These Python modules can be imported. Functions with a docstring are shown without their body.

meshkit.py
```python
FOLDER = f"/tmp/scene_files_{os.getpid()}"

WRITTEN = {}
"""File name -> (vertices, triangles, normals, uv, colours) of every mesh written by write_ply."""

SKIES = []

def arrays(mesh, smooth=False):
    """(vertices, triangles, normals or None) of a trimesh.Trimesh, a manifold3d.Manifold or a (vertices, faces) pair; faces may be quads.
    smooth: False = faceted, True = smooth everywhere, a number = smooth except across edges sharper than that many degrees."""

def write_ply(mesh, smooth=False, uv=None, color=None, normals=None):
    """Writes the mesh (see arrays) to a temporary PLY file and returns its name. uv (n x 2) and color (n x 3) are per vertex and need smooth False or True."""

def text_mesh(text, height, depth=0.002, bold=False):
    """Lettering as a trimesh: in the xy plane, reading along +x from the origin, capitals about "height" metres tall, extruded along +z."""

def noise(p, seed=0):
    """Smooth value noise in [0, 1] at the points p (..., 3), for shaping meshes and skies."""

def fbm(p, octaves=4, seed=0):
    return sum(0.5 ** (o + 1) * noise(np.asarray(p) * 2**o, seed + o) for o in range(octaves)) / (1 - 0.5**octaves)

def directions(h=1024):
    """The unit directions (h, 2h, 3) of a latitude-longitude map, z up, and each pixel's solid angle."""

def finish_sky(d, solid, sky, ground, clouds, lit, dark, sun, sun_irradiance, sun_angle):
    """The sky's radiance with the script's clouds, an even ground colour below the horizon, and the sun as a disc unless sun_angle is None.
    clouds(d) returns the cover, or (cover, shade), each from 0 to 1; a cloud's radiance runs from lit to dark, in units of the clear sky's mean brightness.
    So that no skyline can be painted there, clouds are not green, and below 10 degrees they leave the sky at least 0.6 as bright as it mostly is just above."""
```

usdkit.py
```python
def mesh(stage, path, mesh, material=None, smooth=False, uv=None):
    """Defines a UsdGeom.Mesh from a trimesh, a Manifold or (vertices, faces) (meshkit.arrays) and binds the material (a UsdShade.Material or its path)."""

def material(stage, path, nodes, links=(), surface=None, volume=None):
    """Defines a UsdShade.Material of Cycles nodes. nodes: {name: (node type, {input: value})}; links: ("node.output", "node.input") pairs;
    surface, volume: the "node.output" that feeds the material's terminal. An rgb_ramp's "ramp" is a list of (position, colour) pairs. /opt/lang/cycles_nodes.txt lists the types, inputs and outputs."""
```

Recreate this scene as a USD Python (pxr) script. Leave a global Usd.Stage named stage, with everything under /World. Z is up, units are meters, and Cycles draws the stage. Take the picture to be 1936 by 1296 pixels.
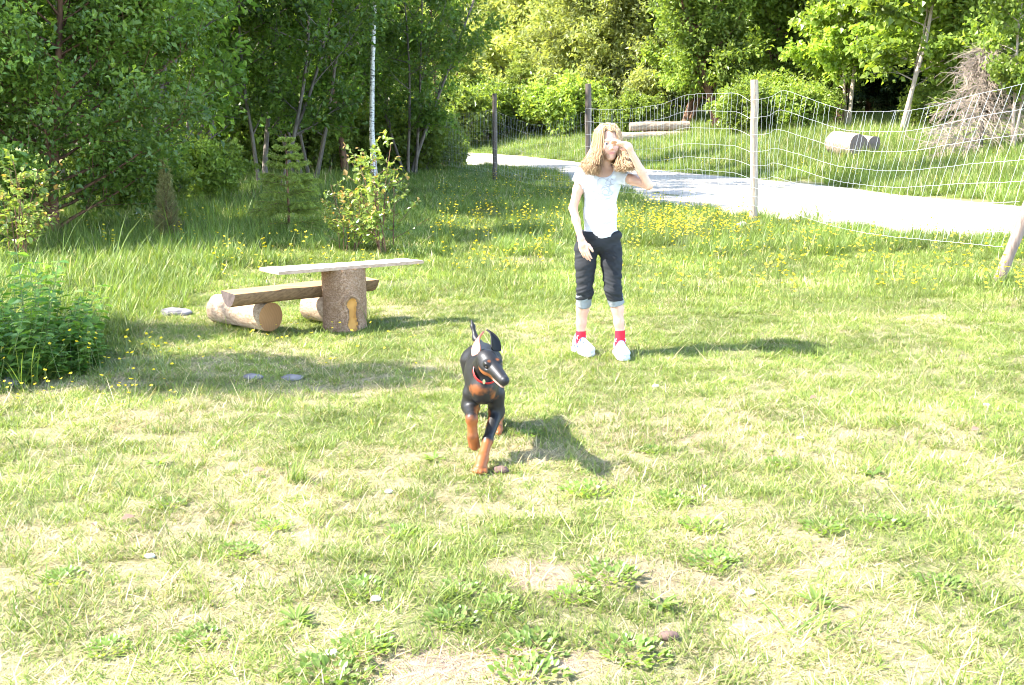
import math, random
import numpy as np, trimesh, manifold3d, usdkit, meshkit
from pxr import Usd, UsdGeom, UsdLux, UsdShade, Gf, Sdf, Vt

stage = Usd.Stage.CreateInMemory()
UsdGeom.SetStageUpAxis(stage, UsdGeom.Tokens.z)
UsdGeom.SetStageMetersPerUnit(stage, 1.0)
UsdGeom.Xform.Define(stage, '/World')
rng = np.random.default_rng(7)

# ------------------------------------------------------------------ camera, sky, sun, exposure
CAM_H, PITCH, FPX, CX, CY = 1.55, math.radians(11.65), 2100.0, 968.0, 648.0
EXPOSURE = 2.6
SUN_EL, SUN_AZ = math.radians(45.0), math.atan2(-0.985, -0.11)      # az = atan2(x, y) of the direction towards the sun
SUN_INT, SKY_STR = 1.0, 0.15
cam = UsdGeom.Camera.Define(stage, '/World/camera')
cam.AddTranslateOp().Set(Gf.Vec3d(0, 0, CAM_H))
cam.AddRotateXOp().Set(90 - math.degrees(PITCH))
cam.CreateHorizontalApertureAttr(23.6)
cam.CreateVerticalApertureAttr(23.6 * 685 / 1024)
cam.CreateFocalLengthAttr(23.6 * FPX / 1936)
cam.CreateClippingRangeAttr(Gf.Vec2f(0.05, 3000))
cam.CreateExposureAttr(EXPOSURE)

usdkit.material(stage, '/World/Looks/sky_look', {
    'sky': ('sky_texture', {'sky_type': 'single_scattering', 'sun_disc': False, 'sun_elevation': SUN_EL, 'sun_rotation': SUN_AZ}),
    'bg': ('background_shader', {'strength': SKY_STR})}, [('sky.color', 'bg.color')], surface='bg.background')
dome = UsdLux.DomeLight.Define(stage, '/World/sky')
UsdShade.MaterialBindingAPI.Apply(dome.GetPrim()).Bind(UsdShade.Material.Get(stage, '/World/Looks/sky_look'))
dome.GetPrim().SetCustomDataByKey('kind', 'structure')
sun = UsdLux.DistantLight.Define(stage, '/World/sun')
sun.CreateNormalizeAttr(True)
sun.CreateIntensityAttr(SUN_INT)
sun.CreateAngleAttr(0.5)
sun.CreateColorAttr(Gf.Vec3f(1.0, 0.96, 0.9))
SUN_DIR = np.array([math.cos(SUN_EL) * math.sin(SUN_AZ), math.cos(SUN_EL) * math.cos(SUN_AZ), math.sin(SUN_EL)])
q = Gf.Rotation(Gf.Vec3d(0, 0, 1), Gf.Vec3d(*map(float, SUN_DIR)))
sun.AddTransformOp().Set(Gf.Matrix4d().SetRotate(q))

# ------------------------------------------------------------------ pixel helpers: only used to measure positions in the photograph
def ray(px, py):
    u, v = (px - CX) / FPX, (py - CY) / FPX
    c, s = math.cos(PITCH), math.sin(PITCH)
    return np.array([u, c - v * s, -s - v * c])
def P(px, py, d):
    r = ray(px, py); return np.array([0, 0, CAM_H]) + r * (d / r[1])
def Zp(px, py, z=0.0):
    r = ray(px, py); return np.array([0, 0, CAM_H]) + r * ((z - CAM_H) / r[2])
def X(px, d):
    return (px - CX) / FPX * (d * math.cos(PITCH) + CAM_H * math.sin(PITCH) * 0.7)

# ------------------------------------------------------------------ scene helpers
_used = {}
def numbered(path):
    n = _used.get(path, -1) + 1; _used[path] = n
    return path if n == 0 else f'{path}_{n:03d}'
def tag(prim, label=None, cat=None, group=None, kind=None):
    prim = prim.GetPrim() if hasattr(prim, 'GetPrim') else prim
    for k, v in (('label', label), ('category', cat), ('group', group), ('kind', kind)):
        if v: prim.SetCustomDataByKey(k, v)
    return prim
def place(xf, loc, rotz=0.0, scale=1.0):
    xf.ClearXformOpOrder()
    xf.AddTranslateOp().Set(Gf.Vec3d(*map(float, loc)))
    xf.AddRotateZOp().Set(math.degrees(float(rotz)))
    s = (scale,) * 3 if np.ndim(scale) == 0 else scale
    xf.AddScaleOp().Set(Gf.Vec3f(*map(float, s)))
def thing(name, label, cat, loc=(0, 0, 0), rotz=0.0, scale=1.0, group=None):
    x = UsdGeom.Xform.Define(stage, numbered('/World/' + name))
    place(x, loc, rotz, scale); tag(x, label, cat, group)
    return x.GetPrim()
def obj(name, mesh, mat, parent=None, smooth=False, cd=None, kind=None, label=None):
    base = str(parent.GetPath()) if parent is not None else '/World'
    if hasattr(mesh, 'to_mesh') or smooth not in (False, True): assert cd is None
    m = usdkit.mesh(stage, numbered(f'{base}/{name}'), mesh, f'/World/Looks/{mat}', smooth=smooth)
    if cd is not None:
        UsdGeom.PrimvarsAPI(m).CreatePrimvar('Cd', Sdf.ValueTypeNames.Color3fArray, 'vertex').Set(Vt.Vec3fArray.FromNumpy(np.asarray(cd, np.float32)))
    if kind: m.GetPrim().SetCustomDataByKey('kind', kind)
    if label: m.GetPrim().SetCustomDataByKey('label', label)
    return m.GetPrim()
def dup(src, label, cat, loc, rotz=0.0, scale=1.0, group=None):
    name = src.GetName()
    if name[-3:].isdigit() and name[-4] == '_': name = name[:-4]
    x = UsdGeom.Xform.Define(stage, numbered('/World/' + name))
    x.GetPrim().GetReferences().AddInternalReference(src.GetPath())
    place(x, loc, rotz, scale); x.GetPrim().SetInstanceable(True)
    was = src.GetCustomData()
    tag(x, label, cat, group or was.get('group'))
    return x.GetPrim()

# ------------------------------------------------------------------ geometry helpers
def nrm(v):
    v = np.asarray(v, float); return v / (np.linalg.norm(v, axis=-1, keepdims=True) + 1e-12)
def tube(points, radii, sides=6, cap=True):
    p = np.asarray(points, float); n = len(p)
    r = np.broadcast_to(np.asarray(radii, float), (n,))
    t = nrm(np.gradient(p, axis=0))
    up = np.array([0.0, 0, 1]) if abs(t[:, 2]).mean() < 0.8 else np.array([1.0, 0, 0])
    a = nrm(np.cross(t, up)); b = np.cross(t, a)
    ang = np.arange(sides) * 2 * np.pi / sides
    v = p[:, None] + r[:, None, None] * (np.cos(ang)[None, :, None] * a[:, None] + np.sin(ang)[None, :, None] * b[:, None])
    i, j = np.meshgrid(np.arange(n - 1), np.arange(sides), indexing='ij'); jn = (j + 1) % sides
    f = np.stack([i * sides + j, i * sides + jn, (i + 1) * sides + jn, (i + 1) * sides + j], -1).reshape(-1, 4)
    f = np.vstack([f[:, [0, 2, 1]], f[:, [0, 3, 2]]])
    v = v.reshape(-1, 3)
    if cap:
        v = np.vstack([v, p[0], p[-1]]); k = n * sides; jj = np.arange(sides); jx = (jj + 1) % sides
        f = np.vstack([f, np.stack([np.full(sides, k), jj, jx], 1), np.stack([np.full(sides, k + 1), (n - 1) * sides + jx, (n - 1) * sides + jj], 1)])
    return v, f
class MB:
    """collects pieces into ONE mesh"""
    def __init__(s): s.v, s.f, s.c, s.n = [], [], [], 0
    def add(s, v, f, c=None):
        s.v.append(np.asarray(v, float)); s.f.append(np.asarray(f, int) + s.n); s.n += len(v)
        if c is not None: s.c.append(np.broadcast_to(np.asarray(c, float), (len(v), 3)))
        return s
    def get(s): return np.vstack(s.v), np.vstack(s.f)
    def build(s, name, mat, parent=None, **k):
        return obj(name, s.get(), mat, parent, cd=np.vstack(s.c) if s.c else None, **k)
def noise(p, seed=0, oct=3): return meshkit.fbm(np.asarray(p, float), oct, seed)
def noise2(x, y, s, seed=0, oct=3):
    return meshkit.fbm(np.stack([np.asarray(x) * s, np.asarray(y) * s, np.zeros_like(np.asarray(x, float)) + 0.37 * seed], -1), oct, seed)
def smooth01(x, a, b):
    t = np.clip((np.asarray(x, float) - a) / (b - a), 0, 1); return t * t * (3 - 2 * t)

# implicit surfaces ------------------------------------------------------------
class Field:
    def __init__(s, lo, hi, h):
        s.h, s.lo = h, np.asarray(lo, float)
        s.n = np.ceil((np.asarray(hi, float) - s.lo) / h).astype(int) + 1
        s.F = np.full(s.n, 9.0, np.float32)
    def _box(s, lo, hi):
        a = np.clip(np.floor((lo - s.lo) / s.h).astype(int), 0, s.n - 1); b = np.clip(np.ceil((hi - s.lo) / s.h).astype(int) + 1, 1, s.n)
        sl = tuple(slice(i, j) for i, j in zip(a, b))
        ax = [s.lo[k] + s.h * np.arange(a[k], b[k]) for k in range(3)]
        return sl, ax[0][:, None, None], ax[1][None, :, None], ax[2][None, None, :]
    def _join(s, sl, d, k):
        A = s.F[sl]
        if k <= 0: s.F[sl] = np.minimum(A, d); return
        hh = np.maximum(k - np.abs(A - d), 0) / k
        s.F[sl] = np.minimum(A, d) - hh * hh * k * 0.25
    def cap(s, a, b, ra, rb, k=0.02, fl=(1, 1, 1)):
        a, b, fl = np.asarray(a, float), np.asarray(b, float), np.asarray(fl, float)
        m = max(ra, rb) * fl + k + 2 * s.h
        sl, x, y, z = s._box(np.minimum(a, b) - m, np.maximum(a, b) + m)
        ab = (b - a) / fl; L = (ab ** 2).sum() + 1e-12
        px, py, pz = (x - a[0]) / fl[0], (y - a[1]) / fl[1], (z - a[2]) / fl[2]
        t = np.clip((px * ab[0] + py * ab[1] + pz * ab[2]) / L, 0, 1)
        d = np.sqrt((px - t * ab[0]) ** 2 + (py - t * ab[1]) ** 2 + (pz - t * ab[2]) ** 2) - (ra + (rb - ra) * t)
        s._join(sl, (d * fl.min() ** 0.5).astype(np.float32), k); return s
    def chain(s, pts, rad, k=0.02, fl=(1, 1, 1)):
        for i in range(len(pts) - 1): s.cap(pts[i], pts[i + 1], rad[i], rad[i + 1], k, fl)
        return s
    def ell(s, c, r, R=None, k=0.02, sub=False):
        c, r = np.asarray(c, float), np.asarray(r, float); R = np.eye(3) if R is None else np.asarray(R, float)   # R columns: axes
        m = np.full(3, r.max() + k + 2 * s.h)
        sl, x, y, z = s._box(c - m, c + m)
        dx, dy, dz = x - c[0], y - c[1], z - c[2]
        u = [dx * R[0, i] + dy * R[1, i] + dz * R[2, i] for i in range(3)]
        k0 = np.sqrt(sum((u[i] / r[i]) ** 2 for i in range(3))); k1 = np.sqrt(sum((u[i] / r[i] ** 2) ** 2 for i in range(3))) + 1e-9
        d = (k0 * (k0 - 1) / k1).astype(np.float32)
        if sub:
            A = s.F[sl]; hh = np.maximum(k - np.abs(A + d), 0) / max(k, 1e-6); s.F[sl] = np.maximum(A, -d) + hh * hh * k * 0.25
        else: s._join(sl, d, k)
        return s
    def grid(s):
        return [s.lo[k] + s.h * np.arange(s.n[k]) for k in range(3)]
    def mesh(s, iters=4):
        v, f = surface_nets(s.F, s.lo, s.h)
        m = trimesh.Trimesh(v, f, process=False)
        if iters:
            from scipy.sparse import coo_matrix, diags
            e = m.edges_unique; n = len(v); A = coo_matrix((np.ones(2 * len(e)), (np.r_[e[:, 0], e[:, 1]], np.r_[e[:, 1], e[:, 0]])), (n, n)).tocsr()
            A = diags(1 / np.maximum(np.asarray(A.sum(1)).ravel(), 1)) @ A; v = np.array(m.vertices)
            for _ in range(iters):
                for lam in (0.5, -0.53): v = v + lam * (A @ v - v)
            m.vertices = v
        return m
def surface_nets(F, lo, h):
    F = np.pad(F, 1, constant_values=9.0); lo = np.asarray(lo) - h
    S = F < 0; n = np.array(F.shape)
    cnt = np.zeros(n - 1, np.int8)
    for o in np.ndindex(2, 2, 2): cnt += S[o[0]:n[0] - 1 + o[0], o[1]:n[1] - 1 + o[1], o[2]:n[2] - 1 + o[2]]
    cells = np.argwhere((cnt > 0) & (cnt < 8))
    idx = np.full(n - 1, -1, np.int64); idx[tuple(cells.T)] = np.arange(len(cells))
    acc, num = np.zeros((len(cells), 3)), np.zeros(len(cells))
    for ax in range(3):
        o1, o2 = [(1, 2), (0, 2), (0, 1)][ax]
        for a in (0, 1):
            for b in (0, 1):
                off = np.zeros(3, int); off[o1], off[o2] = a, b
                off2 = off.copy(); off2[ax] = 1
                f0, f1 = F[tuple((cells + off).T)], F[tuple((cells + off2).T)]
                x = (f0 < 0) != (f1 < 0)
                t = np.where(x, f0 / np.where(x, f0 - f1, 1), 0)
                p = np.broadcast_to(off, (len(cells), 3)).astype(float).copy(); p[:, ax] += t
                acc[x] += p[x]; num[x] += 1
    v = lo + h * (cells + acc / num[:, None])
    faces = []
    for ax in range(3):
        o1, o2 = (ax + 1) % 3, (ax + 2) % 3
        a = [slice(1, -1)] * 3; a[ax] = slice(0, -1); b = list(a); b[ax] = slice(1, None)
        A, B = S[tuple(a)], S[tuple(b)]
        e = np.argwhere(A != B)
        base = e + np.array([0 if k == ax else 1 for k in range(3)])
        flip = A[tuple(e.T)]
        q = []
        for d1, d2 in ((-1, -1), (0, -1), (0, 0), (-1, 0)):
            c = base.copy(); c[:, o1] += d1; c[:, o2] += d2; q.append(idx[tuple(c.T)])
        q = np.stack(q, 1); q[~flip] = q[~flip][:, ::-1]
        faces.append(q)
    q = np.vstack(faces)
    return v, np.vstack([q[:, [0, 1, 2]], q[:, [0, 2, 3]]])

# ------------------------------------------------------------------ materials
def mat(name, nodes, links, surface): return usdkit.material(stage, '/World/Looks/' + name, nodes, links, surface=surface)
def cd_mat(name, rough=0.6, spec=0.3, bump=None, **extra):
    """principled whose colour is the mesh's own Cd"""
    n = {'a': ('attribute', {'attribute': 'Cd'}), 'p': ('principled_bsdf', {'roughness': rough, 'specular_ior_level': spec, **extra})}
    l = [('a.color', 'p.base_color')]
    if bump:
        sc, di = bump
        n |= {'tc': ('texture_coordinate', {}), 'nz': ('noise_texture', {'scale': sc, 'detail': 4.0}), 'b': ('bump', {'strength': 0.6, 'distance': di})}
        l += [('tc.object', 'nz.vector'), ('nz.fac', 'b.height'), ('b.normal', 'p.normal')]
    return mat(name, n, l, 'p.BSDF')
def leaf_mat(name, trans=0.4, rough=0.45, spec=0.35, tint=(1, 1, 1), vary=0.35, tcol=(1.15, 1.1, 0.55), wscale=0.35):
    """leaf: Cd x slow world noise x per-object variation, part of the light passes through"""
    mat(name, {
        'a': ('attribute', {'attribute': 'Cd'}), 'g': ('geometry', {}), 'oi': ('object_info', {}),
        'nz': ('noise_texture', {'scale': wscale, 'detail': 3.0}),
        'r': ('map_range', {'from_min': 0.3, 'from_max': 0.7, 'to_min': 1 - vary, 'to_max': 1 + vary, 'clamp': True}),
        'r2': ('map_range', {'from_min': 0.0, 'from_max': 1.0, 'to_min': 0.8, 'to_max': 1.2}),
        'm1': ('math', {'math_type': 'multiply'}),
        'cc': ('combine_color', {}),
        'm2': ('mix_color', {'blend_type': 'multiply', 'fac': 1.0}), 'm3': ('mix_color', {'blend_type': 'multiply', 'fac': 1.0, 'b': tint}),
        'm4': ('mix_color', {'blend_type': 'multiply', 'fac': 1.0, 'b': tcol, 'use_clamp': False}),
        'p': ('principled_bsdf', {'roughness': rough, 'specular_ior_level': spec}), 't': ('translucent_bsdf', {}), 'mx': ('mix_closure', {'fac': trans})},
        [('g.position', 'nz.vector'), ('nz.fac', 'r.value'), ('oi.random', 'r2.value'), ('r.result', 'm1.value1'), ('r2.result', 'm1.value2'),
         ('m1.value', 'cc.r'), ('m1.value', 'cc.g'), ('m1.value', 'cc.b'), ('a.color', 'm2.a'), ('cc.color', 'm2.b'), ('m2.result', 'm3.a'),
         ('m3.result', 'p.base_color'), ('m3.result', 'm4.a'), ('m4.result', 't.color'), ('p.BSDF', 'mx.closure1'), ('t.BSDF', 'mx.closure2')], 'mx.closure')
def bark_mat(name, c1, c2, scale=(6, 6, 1.5), bump=0.02, rough=0.9, ramp=None):
    mat(name, {'tc': ('texture_coordinate', {}), 'mp': ('mapping', {'scale': scale}), 'nz': ('noise_texture', {'scale': 4.0, 'detail': 6.0, 'roughness': 0.65}),
               'cr': ('rgb_ramp', {'ramp': ramp or [(0.3, c1), (0.7, c2)]}), 'b': ('bump', {'strength': 0.8, 'distance': bump}),
               'p': ('principled_bsdf', {'roughness': rough, 'specular_ior_level': 0.15})},
        [('tc.object', 'mp.vector'), ('mp.vector', 'nz.vector'), ('nz.fac', 'cr.fac'), ('cr.color', 'p.base_color'), ('nz.fac', 'b.height'), ('b.normal', 'p.normal')], 'p.BSDF')
leaf_mat('grass_look', trans=0.42, rough=0.45, spec=0.35, vary=0.16, wscale=1.3, tint=(1.36, 1.36, 1.25), tcol=(1.12, 1.12, 0.6))
leaf_mat('leaf_look', trans=0.5, rough=0.4, spec=0.4, tint=(1.55, 1.45, 1.4), tcol=(1.4, 1.35, 0.55))
leaf_mat('waxy_leaf_look', trans=0.4, rough=0.32, spec=0.5, tint=(1.75, 1.62, 1.5), tcol=(1.3, 1.25, 0.55))
leaf_mat('needle_look', trans=0.3, rough=0.5, spec=0.3, tint=(1.7, 1.7, 1.4))
leaf_mat('petal_look', trans=0.3, rough=0.5, spec=0.2, vary=0.1)
bark_mat('bark_grey', (0.06, 0.05, 0.04), (0.2, 0.17, 0.14))
bark_mat('bark_brown', (0.07, 0.04, 0.025), (0.24, 0.13, 0.08))
bark_mat('bark_birch', 0, 0, scale=(3, 3, 9), ramp=[(0.0, (0.03, 0.03, 0.03)), (0.40, (0.06, 0.055, 0.05)), (0.47, (0.6, 0.57, 0.52)), (1.0, (0.75, 0.72, 0.68))])
bark_mat('twig_pale', (0.28, 0.22, 0.17), (0.45, 0.37, 0.29))
bark_mat('post_mid', (0.11, 0.08, 0.065), (0.26, 0.2, 0.165), scale=(16, 16, 1.2), bump=0.006)
bark_mat('post_dark', (0.05, 0.04, 0.032), (0.15, 0.12, 0.095), scale=(16, 16, 1.2), bump=0.006)  # darker version of the post wood, tree shade put into its colour
bark_mat('post_wood', (0.16, 0.125, 0.09), (0.42, 0.34, 0.26), scale=(16, 16, 1.2), bump=0.006)

# ================================================================== TERRAIN AND ROAD
FAR = np.array([(30, 4.0), (20, 10.0), (14, 14.4), (9.0, 18.9), (7.7, 22.0), (7.0, 25.0), (5.5, 28.4), (3.9, 32.2), (2.0, 37.2), (0.2, 42.5), (-2.0, 46), (-6, 48.5), (-14, 50), (-40, 52)], float)
NEAR = np.array([(24, -2.0), (14, 6.5), (9.5, 11.4), (6.4, 13.5), (5.0, 14.7), (4.05, 16.2), (2.35, 19.2), (1.5, 24), (1.1, 29), (0.2, 31.6), (-2.6, 36.5), (-7, 40), (-15, 42), (-40, 44)], float)
def poly_dist(pl, x, y):
    """signed distance, positive on the far side (left of the walking direction reversed)"""
    x, y = np.asarray(x, float), np.asarray(y, float)
    best, sg = np.full(x.shape, 1e9), np.ones(x.shape)
    for (ax, ay), (bx, by) in zip(pl[:-1], pl[1:]):
        dx, dy = bx - ax, by - ay; L = dx * dx + dy * dy
        t = np.clip(((x - ax) * dx + (y - ay) * dy) / L, 0, 1)
        d = np.hypot(x - ax - t * dx, y - ay - t * dy)
        s = np.sign(dx * (y - ay) - dy * (x - ax))
        m = d < best - 1e-9; best = np.where(m, d, best); sg = np.where(m, s, sg)
    return best * -sg
def far_t(x, y): return poly_dist(FAR, x, y)
def near_t(x, y): return poly_dist(NEAR, x, y)
def height(x, y):
    x, y = np.asarray(x, float), np.asarray(y, float)
    t = np.maximum(far_t(x, y), 0)
    k = 0.75 + 0.25 * smooth01(x, 0, 6)
    z = k * (0.135 * np.minimum(t, 6.5) + 0.05 * np.clip(t - 6.5, 0, 60)) * smooth01(t, -0.5, 1.5)
    off = np.minimum(np.maximum(-near_t(x, y), t), 4) / 4          # away from the road
    bump = (noise2(x, y, 0.45, 3) - 0.5) * 0.12 + (noise2(x, y, 1.6, 5) - 0.5) * 0.045
    near = smooth01(np.hypot(x, y), 2.0, 9.0) * 0.7 + 0.3
    return z + bump * np.clip(off, 0, 1) * near - 0.004
def hz(x, y): return float(height(np.array([x]), np.array([y]))[0])
def on(x, y, dz=0.0): return (x, y, hz(x, y) + dz)

def dryness(x, y):
    """0 lush .. 1 straw / worn"""
    x, y = np.asarray(x, float), np.asarray(y, float)
    d = -0.055 + 0.62 * noise2(x, y, 1.1, 11, 4) + 0.38 * noise2(x, y, 3.2, 12, 3)
    base = 0.5 + 0.05 * (1 - smooth01(y, 3, 10)) - 0.22 * smooth01(y, 9.5, 12.5)
    base = base - 0.12 * smooth01(-x, 2.2, 3.4) * smooth01(y, 5, 6) * (1 - smooth01(y, 7.5, 9))
    return np.clip((d - 0.5) * 2.1 + base, 0, 1)
def bare(x, y):
    """worn earth, mostly near the camera and a few spots on the lawn"""
    n = noise2(x, y, 1.7, 21, 4)
    spot = np.exp(-(((x + 0.1) / 0.55) ** 2 + ((y - 2.95) / 0.16) ** 2)) + 0.8 * np.exp(-(((x + 0.75) / 0.3) ** 2 + ((y - 3.0) / 0.12) ** 2)) + 0.6 * np.exp(-(((x - 1.9) / 0.5) ** 2 + ((y - 4.3) / 0.3) ** 2))
    spot += 0.5 * np.exp(-(((x + 2.3) / 0.5) ** 2 + ((y - 8.9) / 0.5) ** 2)) + 0.5 * np.exp(-(((x - 0.3) / 0.5) ** 2 + ((y - 3.5) / 0.25) ** 2))
    return np.clip((n - 0.56) * 3.0 * (1 - smooth01(y, 8, 11)) + spot * (0.45 + n), 0, 1)
def lush(x, y):
    """grass length factor: trampled lawn .. unmown edge"""
    x, y = np.asarray(x, float), np.asarray(y, float)
    l = 0.7 * smooth01(y, 11.2, 13.5) + 0.40 * smooth01(y, 8.2, 9.5) * smooth01(x, 1.0, 3.0)
    l = l + 0.9 * smooth01(-x, 2.3, 3.3) * smooth01(y, 5.4, 6.2)
    l = l + 0.9 * smooth01(far_t(x, y), 0.3, 2.5)
    l = l + 0.35 * smooth01(-far_t(x, y), 0, 9) * 0
    trail = np.exp(-((x + 0.45 + 0.02 * (y - 12)) / 0.55) ** 2) * smooth01(y, 9, 12)
    l = l * (1 - 0.75 * trail) * (1 - 0.5 * smooth01(x, 1.2, 2.6) * smooth01(-near_t(x, y), -0.2, 0.1))
    return np.clip(l + 0.5 * (noise2(x, y, 0.9, 31) - 0.5), 0, 1.7)

ang = np.concatenate([np.linspace(-34, 34, 261), np.linspace(34, 326, 98)[1:-1]])
rad = np.concatenate([np.geomspace(0.25, 70, 330), np.geomspace(70, 900, 22)[1:]])
A, R = np.meshgrid(np.radians(ang), rad, indexing='ij')
gx, gy = R * np.sin(A), R * np.cos(A)
gz = height(gx, gy)
na, nr = A.shape
i, j = np.meshgrid(np.arange(na), np.arange(nr - 1), indexing='ij'); i2 = (i + 1) % na
gf = np.stack([i * nr + j, i2 * nr + j, i2 * nr + j + 1, i * nr + j + 1], -1).reshape(-1, 4)[:, ::-1]
gv = np.stack([gx, gy, gz], -1).reshape(-1, 3)
c_apex = len(gv); gv = np.vstack([gv, [0, 0, hz(0, 0)]])
gf = np.vstack([gf[:, [0, 1, 2]], gf[:, [0, 2, 3]], [[c_apex, int((k + 1) % na) * nr, int(k) * nr] for k in range(na)]])
dr, ba = dryness(gv[:, 0], gv[:, 1])[:, None], bare(gv[:, 0], gv[:, 1])[:, None]
soil, thatch, green = np.array([0.27, 0.195, 0.14]), np.array([0.33, 0.27, 0.165]), np.array([0.12, 0.145, 0.04])
gc = green * (1 - dr) + thatch * dr
gc = gc * (1 - ba) + soil * ba
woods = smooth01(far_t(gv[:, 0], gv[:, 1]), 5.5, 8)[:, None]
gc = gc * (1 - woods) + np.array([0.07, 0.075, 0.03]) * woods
mat('ground_look', {'a': ('attribute', {'attribute': 'Cd'}), 'g': ('geometry', {}),
    'n1': ('noise_texture', {'scale': 38.0, 'detail': 5.0, 'roughness': 0.7}), 'n2': ('noise_texture', {'scale': 190.0, 'detail': 3.0}),
    'r': ('map_range', {'from_min': 0.3, 'from_max': 0.7, 'to_min': 0.55, 'to_max': 1.4}), 'cc': ('combine_color', {}),
    'm': ('mix_color', {'blend_type': 'multiply', 'fac': 1.0, 'use_clamp': False}), 'ad': ('math', {'math_type': 'add'}),
    'b': ('bump', {'strength': 0.9, 'distance': 0.012}), 'p': ('principled_bsdf', {'roughness': 0.95, 'specular_ior_level': 0.1})},
    [('g.position', 'n1.vector'), ('g.position', 'n2.vector'), ('n1.fac', 'r.value'), ('r.result', 'cc.r'), ('r.result', 'cc.g'), ('r.result', 'cc.b'), ('a.color', 'm.a'), ('cc.color', 'm.b'),
     ('m.result', 'p.base_color'), ('n1.fac', 'ad.value1'), ('n2.fac', 'ad.value2'), ('ad.value', 'b.height'), ('b.normal', 'p.normal')], 'p.BSDF')
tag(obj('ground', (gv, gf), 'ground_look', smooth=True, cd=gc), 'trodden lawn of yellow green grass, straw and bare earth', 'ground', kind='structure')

def resample(pl, n):
    s = np.r_[0, np.cumsum(np.hypot(*np.diff(pl, axis=0).T))]; u = np.linspace(0, 1, n)
    from scipy.interpolate import PchipInterpolator
    s /= s[-1]; return np.stack([PchipInterpolator(s, pl[:, 0])(u), PchipInterpolator(s, pl[:, 1])(u)], 1)
n_l, n_w = 260, 14
e0, e1 = resample(NEAR, n_l), resample(FAR, n_l)
w = np.linspace(0, 1, n_w)[None, :, None]
rp = e0[:, None] * (1 - w) + e1[:, None] * w
wob = (noise2(rp[..., 0], rp[..., 1], 0.9, 41) - 0.5) * 0.7
perp = nrm(e1 - e0)[:, None]
rp = rp + perp * (wob * (2 * w[..., 0] - 1) ** 8 )[..., None]
ruts = np.cos((w[..., 0] - 0.5) * 2 * np.pi * 2) * 0.012
rz = 0.012 + ruts + (noise2(rp[..., 0], rp[..., 1], 1.4, 43) - 0.5) * 0.02
rz[:, 0] = rz[:, -1] = -0.02
rv = np.concatenate([rp, rz[..., None]], -1).reshape(-1, 3)
i, j = np.meshgrid(np.arange(n_l - 1), np.arange(n_w - 1), indexing='ij')
rf = np.stack([i * n_w + j, (i + 1) * n_w + j, (i + 1) * n_w + j + 1, i * n_w + j + 1], -1).reshape(-1, 4)
if np.cross(rv[rf[0, 1]] - rv[rf[0, 0]], rv[rf[0, 2]] - rv[rf[0, 0]])[2] < 0: rf = rf[:, ::-1]
mat('gravel_look', {'g': ('geometry', {}), 'n1': ('noise_texture', {'scale': 1.3, 'detail': 5.0}), 'v': ('voronoi_texture', {'scale': 45.0}),
    'cr': ('rgb_ramp', {'ramp': [(0.3, (0.34, 0.29, 0.23)), (0.7, (0.46, 0.41, 0.345))]}), 'b': ('bump', {'strength': 0.7, 'distance': 0.015}), 'p': ('principled_bsdf', {'roughness': 0.95, 'specular_ior_level': 0.2})},
    [('g.position', 'n1.vector'), ('g.position', 'v.vector'), ('n1.fac', 'cr.fac'), ('cr.color', 'p.base_color'), ('v.distance', 'b.height'), ('b.normal', 'p.normal')], 'p.BSDF')
tag(obj('road', (rv, rf), 'gravel_look', smooth=True), 'pale gravel track curving behind the wire fence', 'road', kind='structure')

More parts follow.
